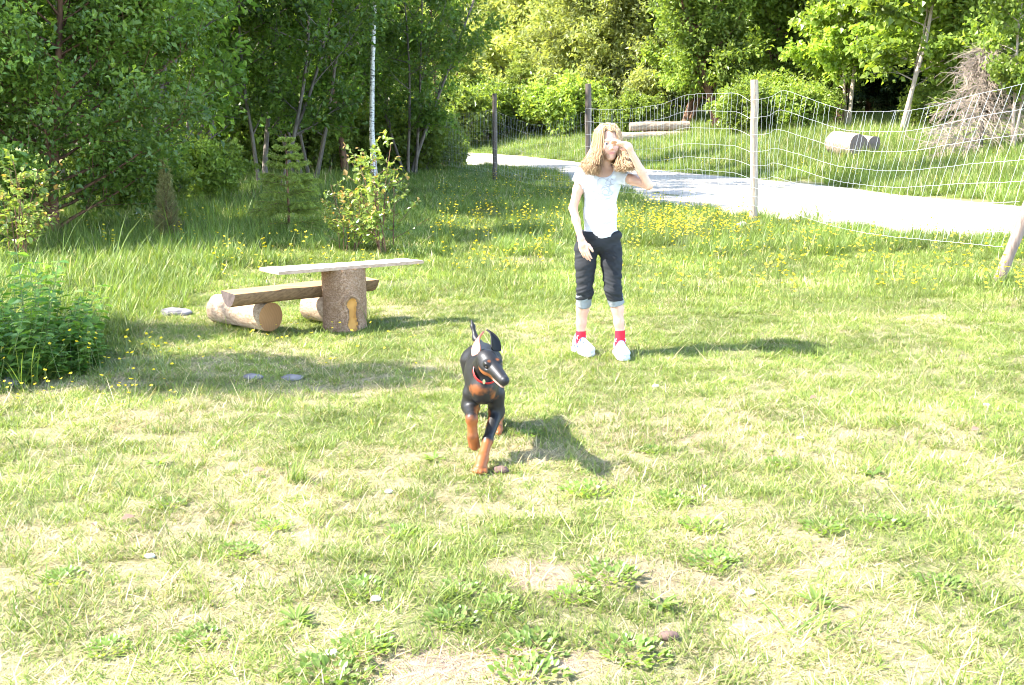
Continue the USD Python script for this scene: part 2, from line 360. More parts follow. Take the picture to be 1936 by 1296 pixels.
# ================================================================== GRASS
def blades(n, R, hmean, wmean, lean, cols, seed, seg=3, curl=0.6):
    r = np.random.default_rng(seed)
    a, q = r.uniform(0, 2 * np.pi, n), R * np.sqrt(r.uniform(0, 1, n))
    root = np.stack([q * np.cos(a), q * np.sin(a), np.full(n, -0.008)], 1)
    clump = r.uniform(0, 2 * np.pi)
    az = r.normal(clump, 1.3, n); L = hmean * r.lognormal(0, 0.35, n)
    tilt = np.clip(np.abs(r.normal(lean, 0.3, n)), 0.05, 1.5)
    side = np.stack([-np.sin(az + r.normal(0, .5, n)), np.cos(az), np.zeros(n)], 1)
    out = np.stack([np.cos(az), np.sin(az), np.zeros(n)], 1)
    w = wmean * r.uniform(0.6, 1.4, n)
    pts, t0, cu = [root], tilt.copy(), curl * r.uniform(0.2, 1.3, n)
    for k in range(seg):
        t = np.minimum(t0 + cu * (k / seg), 1.75)
        pts.append(pts[-1] + (out * np.sin(t)[:, None] + np.array([0, 0, 1]) * np.cos(t)[:, None]) * (L / seg)[:, None])
    pts = np.stack(pts, 1); pts[:, :, 2] = np.maximum(pts[:, :, 2], -0.008 + 0.004 * np.arange(seg + 1))
    wid = w[:, None] * np.array([0.8, 1.0, 0.75, 0.3][:seg])[None]
    lv = pts[:, :seg] - side[:, None] * wid[..., None] * 0.5; rv_ = pts[:, :seg] + side[:, None] * wid[..., None] * 0.5
    v = np.concatenate([lv, rv_, pts[:, seg:]], 1)        # per blade: seg left, seg right, tip
    m = 2 * seg + 1; f = []
    for k in range(seg - 1): f += [[k, seg + k, seg + k + 1], [k, seg + k + 1, k + 1]]
    f += [[seg - 1, 2 * seg - 1, 2 * seg]]
    f = (np.array(f)[None] + (np.arange(n) * m)[:, None, None]).reshape(-1, 3)
    cols = np.asarray(cols, float); pick = r.choice(len(cols), n, p=cols[:, 3] / cols[:, 3].sum())
    c = cols[pick, :3] * r.uniform(0.75, 1.25, (n, 1))
    return v.reshape(-1, 3), f, np.repeat(c, m, 0)
GRN = [(0.125, 0.165, 0.032, 4), (0.17, 0.20, 0.05, 3), (0.085, 0.13, 0.025, 2), (0.36, 0.31, 0.16, 0.5)]
DRY = [(0.36, 0.295, 0.195, 4), (0.28, 0.22, 0.135, 2), (0.18, 0.2, 0.07, 1.5), (0.43, 0.37, 0.26, 1.0)]
TALL = [(0.11, 0.155, 0.03, 4), (0.15, 0.19, 0.045, 3), (0.08, 0.125, 0.025, 2), (0.4, 0.36, 0.2, 0.3)]
def tile(side, parts, seed):
    """a square sod of grass: clumps of blades; parts: (clumps, blades per clump, clump radius, length, width, lean, colours, curl)"""
    r = np.random.default_rng(seed); mb = MB()
    for (nc, nb, R, L, W, lean, cols, curl) in parts:
        for c in range(nc):
            k = r.lognormal(0, 0.22)
            v, f, cc = blades(nb, R * k, L * k, W, lean, cols, int(r.integers(1 << 30)), curl=curl)
            x, y = r.uniform(-0.55, 0.55, 2) * side
            mb.add(v + [x, y, 0], f, cc * r.uniform(0.85, 1.15))
    return np.vstack(mb.v), np.vstack(mb.f), np.vstack(mb.c)
NEAR_S, MID_S, FAR_S = 0.34, 0.55, 1.3
protos, key = [], {}
def reg(k, m): key.setdefault(k, []).append(len(protos)); protos.append(m)
for s in range(3):
    for q, dfrac in enumerate((0.08, 0.3, 0.6, 0.88)):
        tot = 125
        reg(('near', q), tile(NEAR_S, [(int(tot * (1 - dfrac)), 28, 0.035, 0.031, 0.0030, 0.9, GRN, 0.8), (int(tot * dfrac), 28, 0.06, 0.042, 0.0028, 1.4, DRY, 0.4),
                                       (4, 12, 0.03, 0.055, 0.0036, 0.8, GRN, 0.9), (4, 6, 0.07, 0.065, 0.0026, 1.4, DRY, 0.3)], 1000 + 10 * s + q))
        if q == 0: reg(('worn', 0), tile(NEAR_S, [(26, 10, 0.06, 0.03, 0.0032, 0.9, GRN, 0.7), (80, 16, 0.08, 0.045, 0.0026, 1.42, DRY, 0.3)], 1900 + s))
        reg(('nearlong', q), tile(NEAR_S, [(int(50 * (1 - dfrac)), 24, 0.04, 0.08, 0.0042, 0.6, GRN, 0.9), (int(40 * dfrac), 24, 0.06, 0.07, 0.0034, 1.2, DRY, 0.4),
                                       (9, 14, 0.03, 0.16, 0.005, 0.45, TALL, 0.9)], 1500 + 10 * s + q))
    for q, dfrac in enumerate((0.1, 0.55)):
        reg(('mid', q), tile(MID_S, [(int(130 * (1 - dfrac)), 26, 0.05, 0.042, 0.0042, 0.85, GRN, 0.8), (int(110 * dfrac), 24, 0.08, 0.048, 0.0038, 1.35, DRY, 0.4), (8, 14, 0.05, 0.085, 0.005, 0.6, TALL, 0.9)], 2000 + 10 * s + q))
        reg(('midlong', q), tile(MID_S, [(int(75 * (1 - 0.6 * dfrac)), 24, 0.05, 0.11, 0.0065, 0.5, TALL, 0.9), (int(40 * dfrac) + 3, 18, 0.08, 0.11, 0.006, 1.0, DRY, 0.4)], 2500 + 10 * s + q))
    reg(('far', 0), tile(FAR_S, [(190, 24, 0.12, 0.11, 0.010, 0.5, TALL, 0.8), (14, 12, 0.15, 0.15, 0.008, 0.6, DRY, 0.5)], 3000 + s))
gi = UsdGeom.PointInstancer.Define(stage, '/World/grass')
tag(gi, 'short lawn grass and long meadow grass covering the ground', 'grass', kind='stuff')
for k, (v, f, c) in enumerate(protos):
    obj('tuft', (v, f), 'grass_look', gi.GetPrim(), cd=c)
    gi.CreatePrototypesRel().AddTarget(f'/World/grass/tuft' + (f'_{k:03d}' if k else ''))
def qmul(a, b):
    x1, y1, z1, w1 = a.T; x2, y2, z2, w2 = b.T
    return np.stack([w1*x2+x1*w2+y1*z2-z1*y2, w1*y2-x1*z2+y1*w2+z1*x2, w1*z2+x1*y2-y1*x2+z1*w2, w1*w2-x1*x2-y1*y2-z1*z2], 1)
def ground_quat(x, y, yaw):
    """stands on the slope, turned by yaw (x y z w)"""
    e = 0.25
    sx = (height(x + e, y) - height(x - e, y)) / (2 * e); sy = (height(x, y + e) - height(x, y - e)) / (2 * e)
    n = nrm(np.stack([-sx, -sy, np.ones_like(x)], 1))
    t = np.stack([-n[:, 1], n[:, 0], np.zeros_like(x), 1 + n[:, 2]], 1); t /= np.linalg.norm(t, axis=1, keepdims=True)
    z = np.stack([0 * yaw, 0 * yaw, np.sin(yaw / 2), np.cos(yaw / 2)], 1)
    return qmul(t, z)
def fill_instancer(pi, pos, scale, which, quat):
    pi.CreatePositionsAttr(Vt.Vec3fArray.FromNumpy(np.asarray(pos, np.float32)))
    sc = np.asarray(scale, np.float32); sc = np.repeat(sc[:, None], 3, 1) if sc.ndim == 1 else sc
    pi.CreateScalesAttr(Vt.Vec3fArray.FromNumpy(sc))
    pi.CreateProtoIndicesAttr(Vt.IntArray.FromNumpy(np.asarray(which, np.int32)))
    pi.CreateOrientationsAttr(Vt.QuathArray.FromNumpy(np.asarray(quat).astype(np.float16)))
PX, PY, PS, PI_, PQ = [], [], [], [], []
for (S, y0, y1, zone) in ((NEAR_S, 2.2, 9.6, 'near'), (MID_S, 9.6, 19.5, 'mid'), (FAR_S, 19.5, 66, 'far')):
    r = np.random.default_rng(int(S * 100))
    ys = np.arange(y0, y1, S); X_, Y_ = np.meshgrid(np.arange(-40, 40, S), ys)
    x, y = X_.ravel() + r.uniform(-.08, .08, X_.size) * S, Y_.ravel() + r.uniform(-.08, .08, X_.size) * S
    keep = np.abs(x) < 0.5 * y + 0.55 + S
    x, y = x[keep], y[keep]
    road = (near_t(x, y) > -0.1) & (far_t(x, y) < 0.1 * (1 if zone != 'far' else 4)); wood = far_t(x, y) > 20
    keep = ~road & ~wood
    x, y = x[keep], y[keep]; n = len(x); lu, d_ = lush(x, y), dryness(x, y)
    which = np.zeros(n, int); sc = r.uniform(0.85, 1.2, n)
    for k in range(n):
        if zone == 'near':
            kk = ('worn', 0) if bare(x[k], y[k]) > 0.5 else ('nearlong' if lu[k] + r.uniform(-.15, .15) > 0.5 else 'near', int(np.clip(round(d_[k] * 3.4 - 0.3 + r.uniform(-.3, .3)), 0, 3)))
        elif zone == 'mid':
            kk = ('midlong' if lu[k] + r.uniform(-.2, .2) > 0.45 else 'mid', int(d_[k] + r.uniform(-.15, .15) > 0.5))
        else: kk = ('far', 0)
        which[k] = r.choice(key[kk])
    if zone == 'far': sc = sc * (0.6 + 0.4 * lu)
    PX.append(x); PY.append(y); PI_.append(which)
    h = np.where(lu > 0.5, 0.6 + 0.5 * lu, 1.0) if zone != 'far' else 0.55 + 0.45 * lu
    PS.append(np.stack([np.full(n, 1.08), np.full(n, 1.08), sc * h], 1))
    PQ.append(ground_quat(x, y, r.integers(0, 4, n) * np.pi / 2 + r.normal(0, 0.12, n)))
for pl, sgn, nn, dd in ((FAR, 1, 420, (0.12, 0.75)), (NEAR, -1, 260, (0.12, 0.5))):   # verges of the track
    r = np.random.default_rng(77 + nn); e = resample(pl, nn * 4); e = e[r.choice(len(e), nn)]; e = e[(e[:, 1] < 50) & (e[:, 1] > 12) & (np.abs(e[:, 0]) < 0.5 * e[:, 1] + 1)]
    u = r.uniform(*dd, len(e))
    g = np.stack([(poly_dist(pl, e[:, 0] + .05, e[:, 1]) - poly_dist(pl, e[:, 0] - .05, e[:, 1])), (poly_dist(pl, e[:, 0], e[:, 1] + .05) - poly_dist(pl, e[:, 0], e[:, 1] - .05))], 1)
    e = e + nrm(g) * sgn * u[:, None] ; n = len(e)
    PX.append(e[:, 0]); PY.append(e[:, 1]); PI_.append(r.choice(key[('mid', 0)] + key[('midlong', 0)], n)); PS.append(np.stack([np.full(n, 0.75), np.full(n, 0.75), r.uniform(0.7, 1.3, n)], 1))
    PQ.append(ground_quat(e[:, 0], e[:, 1], r.uniform(0, 6.28, n)))
PX, PY, PS, PI_, PQ = (np.concatenate(a) for a in (PX, PY, PS, PI_, PQ))
print('grass tiles', len(PX), 'tris', sum(len(p[1]) for p in protos))
fill_instancer(gi, np.stack([PX, PY, height(PX, PY)], 1), PS, PI_, PQ)

# ================================================================== LEAVES AND TREES
def leaf_quads(c, d, n, L, W, fold=0.25, full=False):
    """leaves: base c, direction d, face normal n, length L, width W. rhombus (2 triangles) or full (8 triangles, rounded, folded along the midrib)"""
    d = nrm(d); s = nrm(np.cross(d, n)); n = np.cross(s, d); L, W = np.asarray(L)[:, None], np.asarray(W)[:, None]; N = len(c)
    if not full:
        v = np.stack([c, c + d * L * 0.45 + s * W * 0.5 + n * W * fold, c + d * L, c + d * L * 0.45 - s * W * 0.5 + n * W * fold], 1)
        f = np.array([[0, 1, 2], [0, 2, 3]])
    else:
        row = [(0.22, 0.62), (0.5, 1.0), (0.8, 0.62)]
        vs = [c]
        for t, k in row:
            sag = n * L * (-0.18 * t * t)
            vs += [c + d * L * t + s * W * 0.5 * k + n * W * fold * k + sag, c + d * L * t + sag, c + d * L * t - s * W * 0.5 * k + n * W * fold * k + sag]
        vs += [c + d * L + n * L * -0.18]
        v = np.stack(vs, 1)
        f = np.array([[0, 1, 2], [0, 2, 3], [1, 4, 5], [1, 5, 2], [2, 5, 6], [2, 6, 3], [4, 7, 8], [4, 8, 5], [5, 8, 9], [5, 9, 6], [7, 10, 8], [8, 10, 9]])
    m = v.shape[1]
    return v.reshape(-1, 3), (f[None] + (np.arange(N) * m)[:, None, None]).reshape(-1, 3), m
def unit_rand(r, n): return nrm(r.normal(0, 1, (n, 3)))
def bend(p0, d0, L, n, up=0.0, wob=0.1, r=None):
    """a limb: n+1 points from p0 along d0 that bends up (or down)"""
    p, d = [np.asarray(p0, float)], nrm(d0)
    for k in range(n):
        d = nrm(d + np.array([0, 0, up / n]) + (r.normal(0, wob, 3) if r is not None else 0))
        p.append(p[-1] + d * L / n)
    return np.array(p)
def along(p, t):
    s = np.asarray(t) * (len(p) - 1); i = np.minimum(s.astype(int), len(p) - 2); u = (s - i)[:, None]
    return p[i] * (1 - u) + p[i + 1] * u, nrm(p[i + 1] - p[i])
def make_tree(seed, H=8.0, base=0.15, crown=2.2, trunk=0.09, limbs=34, subs=7, leaves=40, leaf=0.07, aspect=0.6, up=0.5, droop=0.0, angle=1.1, profile='round', stems=1, spread=0.32,
              cols=((0.05, 0.09, 0.02), (0.09, 0.14, 0.03)), lean=0.0, full=False, spray=0.12, flat=0.6, wood_sides=7, sub_len=0.38):
    r = np.random.default_rng(seed); wood, LV = MB(), []
    for st in range(stems):
        az0 = r.uniform(0, 2 * np.pi); sp = 0 if stems == 1 else spread
        hh = H * (1 if st == 0 else r.uniform(0.7, 0.98))
        tp = bend([0.12 * st * np.cos(az0), 0.12 * st * np.sin(az0), -0.15], [sp * np.cos(az0) + lean, sp * np.sin(az0), 1], hh, 9, 0.15, 0.045, r)
        tr = trunk * (1 if st == 0 else 0.75) * np.linspace(1, 0.12, 10); tr[0] *= 1.35
        wood.add(*tube(tp, tr, wood_sides))
        for k in range(limbs // stems):
            t = base + (1 - base) * ((k + r.uniform(0, 1)) / (limbs // stems))
            rel = (t - base) / (1 - base)
            prof = {'round': math.sin(math.pi * min(1, 0.18 + 0.8 * rel)) ** 0.7, 'cone': 1.02 - rel, 'dome': math.sqrt(max(0.02, 1 - rel ** 2.2)), 'top': 0.3 + 0.7 * math.sin(math.pi * min(1, 0.05 + 0.92 * rel))}[profile]
            p0, _ = along(tp, np.array([t])); a = k * 2.39996 + r.normal(0, 0.5)
            L = crown * prof * r.uniform(0.6, 1.12)
            el = angle + r.normal(0, 0.15) - 0.25 * rel
            d0 = np.array([math.cos(a) * math.sin(el), math.sin(a) * math.sin(el), math.cos(el)])
            lp = bend(p0[0], d0, L, 6, up - droop, 0.09, r)
            lr = max(0.006, trunk * 0.38 * (1 - 0.75 * t)) * np.linspace(1, 0.15, 7)
            wood.add(*tube(lp, lr, 4, cap=False))
            for q in range(subs):
                u = np.array([0.22 + 0.78 * (q + r.uniform(0, 1)) / subs]); s0, sd = along(lp, u)
                dd = nrm(sd[0] + unit_rand(r, 1)[0] * np.array([0.9, 0.9, flat]))
                SL = crown * sub_len * r.uniform(0.5, 1.2) * (1.1 - 0.5 * u[0]) + 0.08
                sp_ = bend(s0[0], dd, SL, 3, 0.1 - 1.4 * droop, 0.12, r)
                wood.add(*tube(sp_, np.linspace(0.008, 0.002, 4), 3, cap=False))
                m = max(3, int(leaves * r.uniform(0.5, 1.4)))
                c, cdn = along(sp_, r.uniform(0.05, 1, m))
                c = c + r.normal(0, spray, (m, 3)) * np.array([1, 1, 0.6]) * SL
                LV.append((c, cdn, r.uniform(0.75, 1.25)))
    c = np.vstack([x[0] for x in LV]); dd = np.vstack([x[1] for x in LV]); tone = np.concatenate([np.full(len(x[0]), x[2]) for x in LV]); n = len(c)
    dirs = nrm(dd * 0.5 + unit_rand(r, n) * 0.9 + np.array([0, 0, -0.35]))
    nor = nrm(unit_rand(r, n) * 0.75 + np.array([0, 0, 0.8]))
    Ls = leaf * r.lognormal(0, 0.25, n)
    v, f, m = leaf_quads(c, dirs, nor, Ls, Ls * aspect, full=full)
    cols = np.array(cols); u = np.clip(r.normal(0.5, 0.3, (n, 1)), 0, 1)
    col = (cols[0] * (1 - u) + cols[1] * u) * (tone * r.uniform(0.85, 1.15, n))[:, None]
    return wood.get(), (v, f), np.repeat(col, m, 0)
def tree_thing(name, spec, bark, leafm, label, cat, loc, rotz=0.0, scale=1.0, group=None, crown_name='crown', trunk_name='trunk'):
    w, l, c = make_tree(**spec)
    t = thing(name, label, cat, loc, rotz, scale, group)
    obj(trunk_name, w, bark, t, smooth=True)
    obj(crown_name, l, leafm, t, cd=c)
    return t

WILLOW = ((0.17, 0.21, 0.065), (0.25, 0.29, 0.11)); MAPLE = ((0.10, 0.165, 0.025), (0.18, 0.245, 0.045)); DARK = ((0.06, 0.12, 0.022), (0.11, 0.175, 0.035)); MID = ((0.085, 0.14, 0.025), (0.15, 0.2, 0.04))
SPR = ((0.02, 0.04, 0.016), (0.04, 0.065, 0.025)); BUSH = ((0.085, 0.135, 0.025), (0.15, 0.2, 0.045))
# --- broad sallow that fills the upper corner beside the table
x, y = X(96, 13.6), 13.6
sallow = tree_thing('sallow_tree', dict(seed=1, H=5.0, base=0.06, crown=2.1, trunk=0.07, limbs=66, subs=11, leaves=95, leaf=0.072, aspect=0.62, up=0.5, angle=1.25, profile='dome', cols=DARK, spray=0.17), 'bark_brown', 'waxy_leaf_look',
    'broad dark leafy tree overhanging the long grass behind the weed bush', 'tree', on(x, y))
# --- the shaded row behind the table
alder = None
def copy_of(src, loc, label, rotz=0.0, scale=1.0, cat='tree', group=None): return dup(src, label, cat, loc, rotz, scale, group)
alder = tree_thing('alder_tree', dict(seed=2, H=7.0, base=0.2, crown=2.1, trunk=0.06, limbs=52, subs=8, leaves=46, leaf=0.11, aspect=0.7, up=0.5, angle=1.1, stems=4, profile='round', cols=DARK, spray=0.2), 'bark_grey', 'leaf_look',
    'many-stemmed dark alder rising behind the small spruce', 'tree', on(X(500, 22), 22))
aspen = tree_thing('slender_tree', dict(seed=3, H=11.0, base=0.3, crown=1.9, trunk=0.085, limbs=56, subs=8, leaves=36, leaf=0.11, aspect=0.75, up=0.5, angle=0.95, profile='round', cols=MID, spray=0.22), 'bark_brown', 'leaf_look',
    'slender reddish trunk left of the birch, thin foliage all round it', 'tree', on(X(655, 27.5), 27.5), 0.4)
birch = tree_thing('birch_tree', dict(seed=4, H=12.5, base=0.36, crown=2.0, trunk=0.062, limbs=48, subs=8, leaves=30, leaf=0.09, aspect=0.75, up=0.3, droop=0.7, angle=0.9, profile='round', cols=MID, spray=0.22), 'bark_birch', 'leaf_look',
    'tall birch with white black-flecked trunk behind the rose-tipped sapling', 'tree', on(X(708, 24.5), 24.5), 2.75)
copy_of(alder, on(X(330, 20.5), 20.5), 'dark bushy alder in the shade left of the small spruce', 1.0, 0.95)
copy_of(alder, on(-6.6, 18.3), 'dark alder mostly hidden behind the broad leafy tree', 0.3, 1.15)
copy_of(alder, on(X(190, 24), 24), 'dark alder seen past the edge of the broad leafy tree', 2.2, 1.1)
copy_of(alder, on(X(590, 25), 25), 'thin-stemmed alder between the small spruce and the reddish trunk', 4.0, 0.9)
copy_of(alder, on(X(775, 28.5), 28.5), 'leaning alder that hangs over the grass just right of the birch', 5.2, 0.95)
copy_of(alder, on(X(695, 31), 31), 'dark alder whose stems stand right behind the birch', 3.3, 0.95)
copy_of(alder, on(X(420, 28), 28), 'dim alder deep in the thicket behind the small spruce', 0.2, 1.05)
copy_of(aspen, on(X(562, 28), 28), 'slender tree with a sunlit fleck on its thin trunk, between the alders', 2.0, 0.95)
copy_of(aspen, on(X(425, 26), 26), 'slender tree among the dark alders above the bench', 3.6, 0.92)
copy_of(aspen, on(X(270, 27), 27), 'slender tree rising behind the broad dark tree', 5.0, 1.0)
copy_of(aspen, on(X(840, 33.5), 33.5), 'slender tree by the track end, above the far fence post', 0.9, 0.8)
# --- trees beyond the left edge, whose shade falls on the lawn and on the thicket
copy_of(alder, on(-9.0, 23), 'many-stemmed tree beyond the left edge behind the thicket', 1.7, 1.25, group='trees out of view that shade the lawn')
copy_of(aspen, on(-6.4, 6.7), 'slender tree beyond the left edge that throws the dappled shade across the lawn', 1.4, (0.5, 0.5, 0.5), group='trees out of view that shade the lawn')
copy_of(aspen, on(-8.3, 6.9), 'slender tree beyond the left edge that shades the weed bush', 3.4, (0.5, 0.5, 0.5), group='trees out of view that shade the lawn')
copy_of(sallow, on(-8.6, 13.4), 'leafy tree beyond the left edge beside the broad dark tree', 5.1, 1.15, group='trees out of view that shade the lawn')
copy_of(alder, on(-8.6, 16.2), 'many-stemmed tree beyond the left edge behind the broad dark tree', 2.9, 1.2, group='trees out of view that shade the lawn')

# --- bright willows in the middle, beyond the track
willow = tree_thing('willow_tree', dict(seed=6, H=9.5, base=0.03, crown=4.0, trunk=0.13, limbs=84, subs=10, leaves=62, leaf=0.2, aspect=0.45, up=0.5, droop=0.25, angle=1.15, stems=3, profile='dome', cols=WILLOW, spray=0.2), 'bark_grey', 'leaf_look',
    'bright pale green willow right behind the girl, reaching to the ground', 'tree', on(X(1110, 53), 53))
copy_of(willow, on(X(990, 56), 56), 'pale green willow right of the dark spruce gap', 2.0, 1.15)
copy_of(willow, on(X(1230, 50), 50), 'pale green willow over the stacked logs', 4.1, 1.0)
copy_of(willow, on(X(880, 60), 60), 'willow at the far end of the track, behind the leftmost fence posts', 1.0, 1.0)
# --- the wood on the rise at the right
ash = tree_thing('ash_tree', dict(seed=8, H=10.0, base=0.12, crown=3.0, trunk=0.15, limbs=70, subs=10, leaves=84, leaf=0.155, aspect=0.55, up=0.7, angle=1.0, stems=2, profile='round', cols=MID, spray=0.2), 'bark_brown', 'leaf_look',
    'green tree with a forked brown trunk left of the tall fence post', 'tree', on(X(1365, 41), 41), 0.6)
copy_of(ash, on(X(1480, 44), 44), 'green tree standing straight behind the top of the tall fence post', 2.4, 1.05)
copy_of(ash, on(X(1290, 46), 46), 'green tree between the pale willow and the forked trunk', 4.4, 1.0)
copy_of(ash, on(X(1585, 40), 40), 'green tree with grey stem over the dark hollow behind the log', 5.5, 0.95)
maple = tree_thing('maple_tree', dict(seed=9, H=8.5, base=0.2, crown=2.4, trunk=0.075, limbs=44, subs=8, leaves=46, leaf=0.165, aspect=0.9, up=0.15, angle=1.25, stems=2, spread=0.1, profile='round', cols=MAPLE, spray=0.24, flat=0.25), 'twig_pale', 'leaf_look',
    'maple with big flat sunlit leaves and two thin stems behind the log', 'tree', on(X(1700, 33), 33), 0.3)
copy_of(maple, on(X(1600, 37), 37), 'young maple with tiers of broad leaves above the log', 2.0, 1.0)
copy_of(maple, on(X(1790, 36), 36), 'maple leaning over the dead brush', 3.7, 1.1)
copy_of(ash, on(X(1880, 33), 33), 'leafy tree at the right edge above the dead brush', 1.0, 0.85)
copy_of(maple, on(X(1912, 26), 26), 'thin single-stemmed young tree on the bank behind the right end of the fence', 5.0, (0.55, 0.55, 0.75))
copy_of(ash, on(X(2060, 30), 30), 'leafy tree just past the right edge, twigs reaching into view', 3.0, 0.85)
# --- dark spruces in the gap
def make_spruce(seed, H, R, whorls, per, nd, nl, cols, droop=0.25, wid=0.004, needle=0.03):
    r = np.random.default_rng(seed); wood, C, D, T = MB(), [], [], []
    wood.add(*tube(np.array([[0, 0, -0.1], [0, 0, H * 0.5], [0, 0, H]]), [0.018 * H ** 0.9, 0.011 * H ** 0.9, 0.004], 7))
    for w in range(whorls):
        t = (w + r.uniform(0, .6)) / whorls; z = H * (0.04 + 0.95 * t)
        for k in range(per):
            a = 2 * np.pi * k / per + r.uniform(0, 1.2); L = R * (1 - t) ** 0.85 * r.uniform(0.75, 1.1) + 0.04
            lp = bend([0, 0, z], [math.cos(a), math.sin(a), 0.25 + 0.5 * t], L, 5, -droop, 0.03, r)
            wood.add(*tube(lp, np.linspace(0.006 + 0.003 * L, 0.002, 6), 3, cap=False))
            side = np.array([-math.sin(a), math.cos(a), 0])
            twigs = [lp]
            for s in range(nd):
                u = np.array([0.15 + 0.8 * (s + r.uniform(0, 1)) / nd]); p0, d0 = along(lp, u)
                twigs.append(bend(p0[0], d0[0] + side * (1 if s % 2 else -1) * 0.9 + [0, 0, -0.15], L * 0.42 * (1.15 - u[0]) + 0.03, 3, -droop * 1.2, 0.05, r))
            for tw in twigs:
                m = max(4, int(nl * np.linalg.norm(np.diff(tw, axis=0), axis=1).sum() / max(R, 0.3)))
                p, d = along(tw, r.uniform(0, 1, m)); C.append(p); D.append(nrm(d + 0.9 * unit_rand(r, m))); T.append(np.full(m, r.uniform(0.7, 1.2) * (0.75 + 0.6 * t)))
    c, d, tn = np.vstack(C), np.vstack(D), np.concatenate(T); n = len(c); L = needle * r.uniform(0.7, 1.3, n)
    v, f, m = leaf_quads(c, d, unit_rand(r, n), L, np.full(n, wid), fold=0)
    cols = np.array(cols); u = r.uniform(0, 1, (n, 1))
    return wood.get(), (v, f), np.repeat((cols[0] * (1 - u) + cols[1] * u) * tn[:, None], m, 0)
w_, l_, c_ = make_spruce(20, 14, 2.6, 40, 7, 12, 60, SPR, droop=0.5, wid=0.06, needle=0.2)
spruce = thing('spruce_tree', 'dark tall spruce in the gap between the thicket and the pale willows', 'tree', on(X(905, 66), 66))
obj('trunk', w_, 'bark_brown', spruce, smooth=True); obj('crown', l_, 'needle_look', spruce, cd=c_)
copy_of(spruce, on(X(945, 70), 70), 'dark spruce beside the gap, half hidden by the pale willow', 1.0, 1.1)
copy_of(spruce, on(X(1560, 52), 52), 'dark spruce deep in the wood behind the log', 2.0, 0.95)
copy_of(spruce, on(X(1640, 47), 47), 'dark spruce making the shaded hollow behind the maples', 3.0, 0.9)
copy_of(spruce, on(X(1740, 46), 46), 'dark spruce behind the maple stems', 4.0, 0.9)
# small spruce behind the table, its needles coloured lighter in place of sunlight
w_, l_, c_ = make_spruce(21, 1.28, 0.62, 11, 6, 9, 240, ((0.14, 0.19, 0.035), (0.23, 0.27, 0.07)), droop=0.45, wid=0.008, needle=0.034)
sap = thing('young_spruce', 'waist-high young spruce with drooping shoots coloured as if sunlit behind the table', 'tree', on(X(545, 14.0), 14.0))
obj('trunk', w_, 'bark_brown', sap, smooth=True); obj('crown', l_, 'needle_look', sap, cd=c_)
w_, l_, c_ = make_spruce(22, 2.6, 1.1, 13, 6, 9, 90, ((0.085, 0.12, 0.02), (0.16, 0.185, 0.04)), droop=0.35, wid=0.02, needle=0.1)
ysp = thing('yellow_spruce', 'yellow green young spruce between two fence posts beyond the track', 'tree', on(X(985, 50.5), 50.5, 0), 0, 1.5)
obj('trunk', w_, 'bark_brown', ysp, smooth=True); obj('crown', l_, 'needle_look', ysp, cd=c_)
copy_of(ysp, on(X(865, 52), 52), 'yellow green spruce behind the leftmost fence posts', 1.3, 1.9)
# --- distant wood, one mass that closes off the background
fo = UsdGeom.PointInstancer.Define(stage, '/World/forest')
tag(fo, 'dense wood of leafy trees and spruces filling the background', 'forest', kind='stuff')
fw, fl, fc = make_tree(seed=31, H=12, base=0.08, crown=3.6, trunk=0.15, limbs=60, subs=8, leaves=46, leaf=0.34, aspect=0.7, up=0.6, angle=1.05, profile='round', cols=MID, spray=0.25)
obj('tree', (np.vstack([fw[0], fl[0]]), np.vstack([fw[1], fl[1] + len(fw[0])])), 'leaf_look', fo.GetPrim(), cd=np.vstack([np.tile([0.07, 0.055, 0.04], (len(fw[0]), 1)), fc]))
w_, l_, c_ = make_spruce(32, 15, 2.8, 26, 6, 7, 30, SPR, droop=0.5, wid=0.06, needle=0.25)
obj('tree', (np.vstack([w_[0], l_[0]]), np.vstack([w_[1], l_[1] + len(w_[0])])), 'needle_look', fo.GetPrim(), cd=np.vstack([np.tile([0.06, 0.04, 0.03], (len(w_[0]), 1)), c_]))
for k in range(2): fo.CreatePrototypesRel().AddTarget('/World/forest/tree' + ('_001' if k else ''))
r = np.random.default_rng(55); fp, fs, fi = [], [], []
for row, (d, sp) in enumerate(((66, 4.2), (74, 4.6), (83, 5), (94, 6), (106, 6))):
    for xx in np.arange(-0.52 * d - 14, 0.52 * d + 14, sp):
        x, y = xx + r.uniform(-1.5, 1.5), d + r.uniform(-3, 3) - (14 * smooth01(xx, 12, 30)) 
        fp.append(on(x, y)); fs.append(r.uniform(0.85, 1.25)); fi.append(int(r.uniform() < 0.3))
for xx in np.arange(-38, -9, 4.0):                      # beyond the clearing at the left
    for d in (54, 60): fp.append(on(xx + r.uniform(-1.5, 1.5), d + r.uniform(-2, 2))); fs.append(r.uniform(0.7, 1.0)); fi.append(int(r.uniform() < 0.2))
for xx in np.arange(16, 34, 3.2):                       # up the bank at the right
    for d in (40, 47, 54): fp.append(on(xx + r.uniform(-1.5, 1.5), d + r.uniform(-2, 2))); fs.append(r.uniform(0.7, 1.0)); fi.append(int(r.uniform() < 0.3))
n = len(fp); yaw = r.uniform(0, 6.28, n)
fill_instancer(fo, fp, fs, fi, np.stack([0 * yaw, 0 * yaw, np.sin(yaw / 2), np.cos(yaw / 2)], 1))

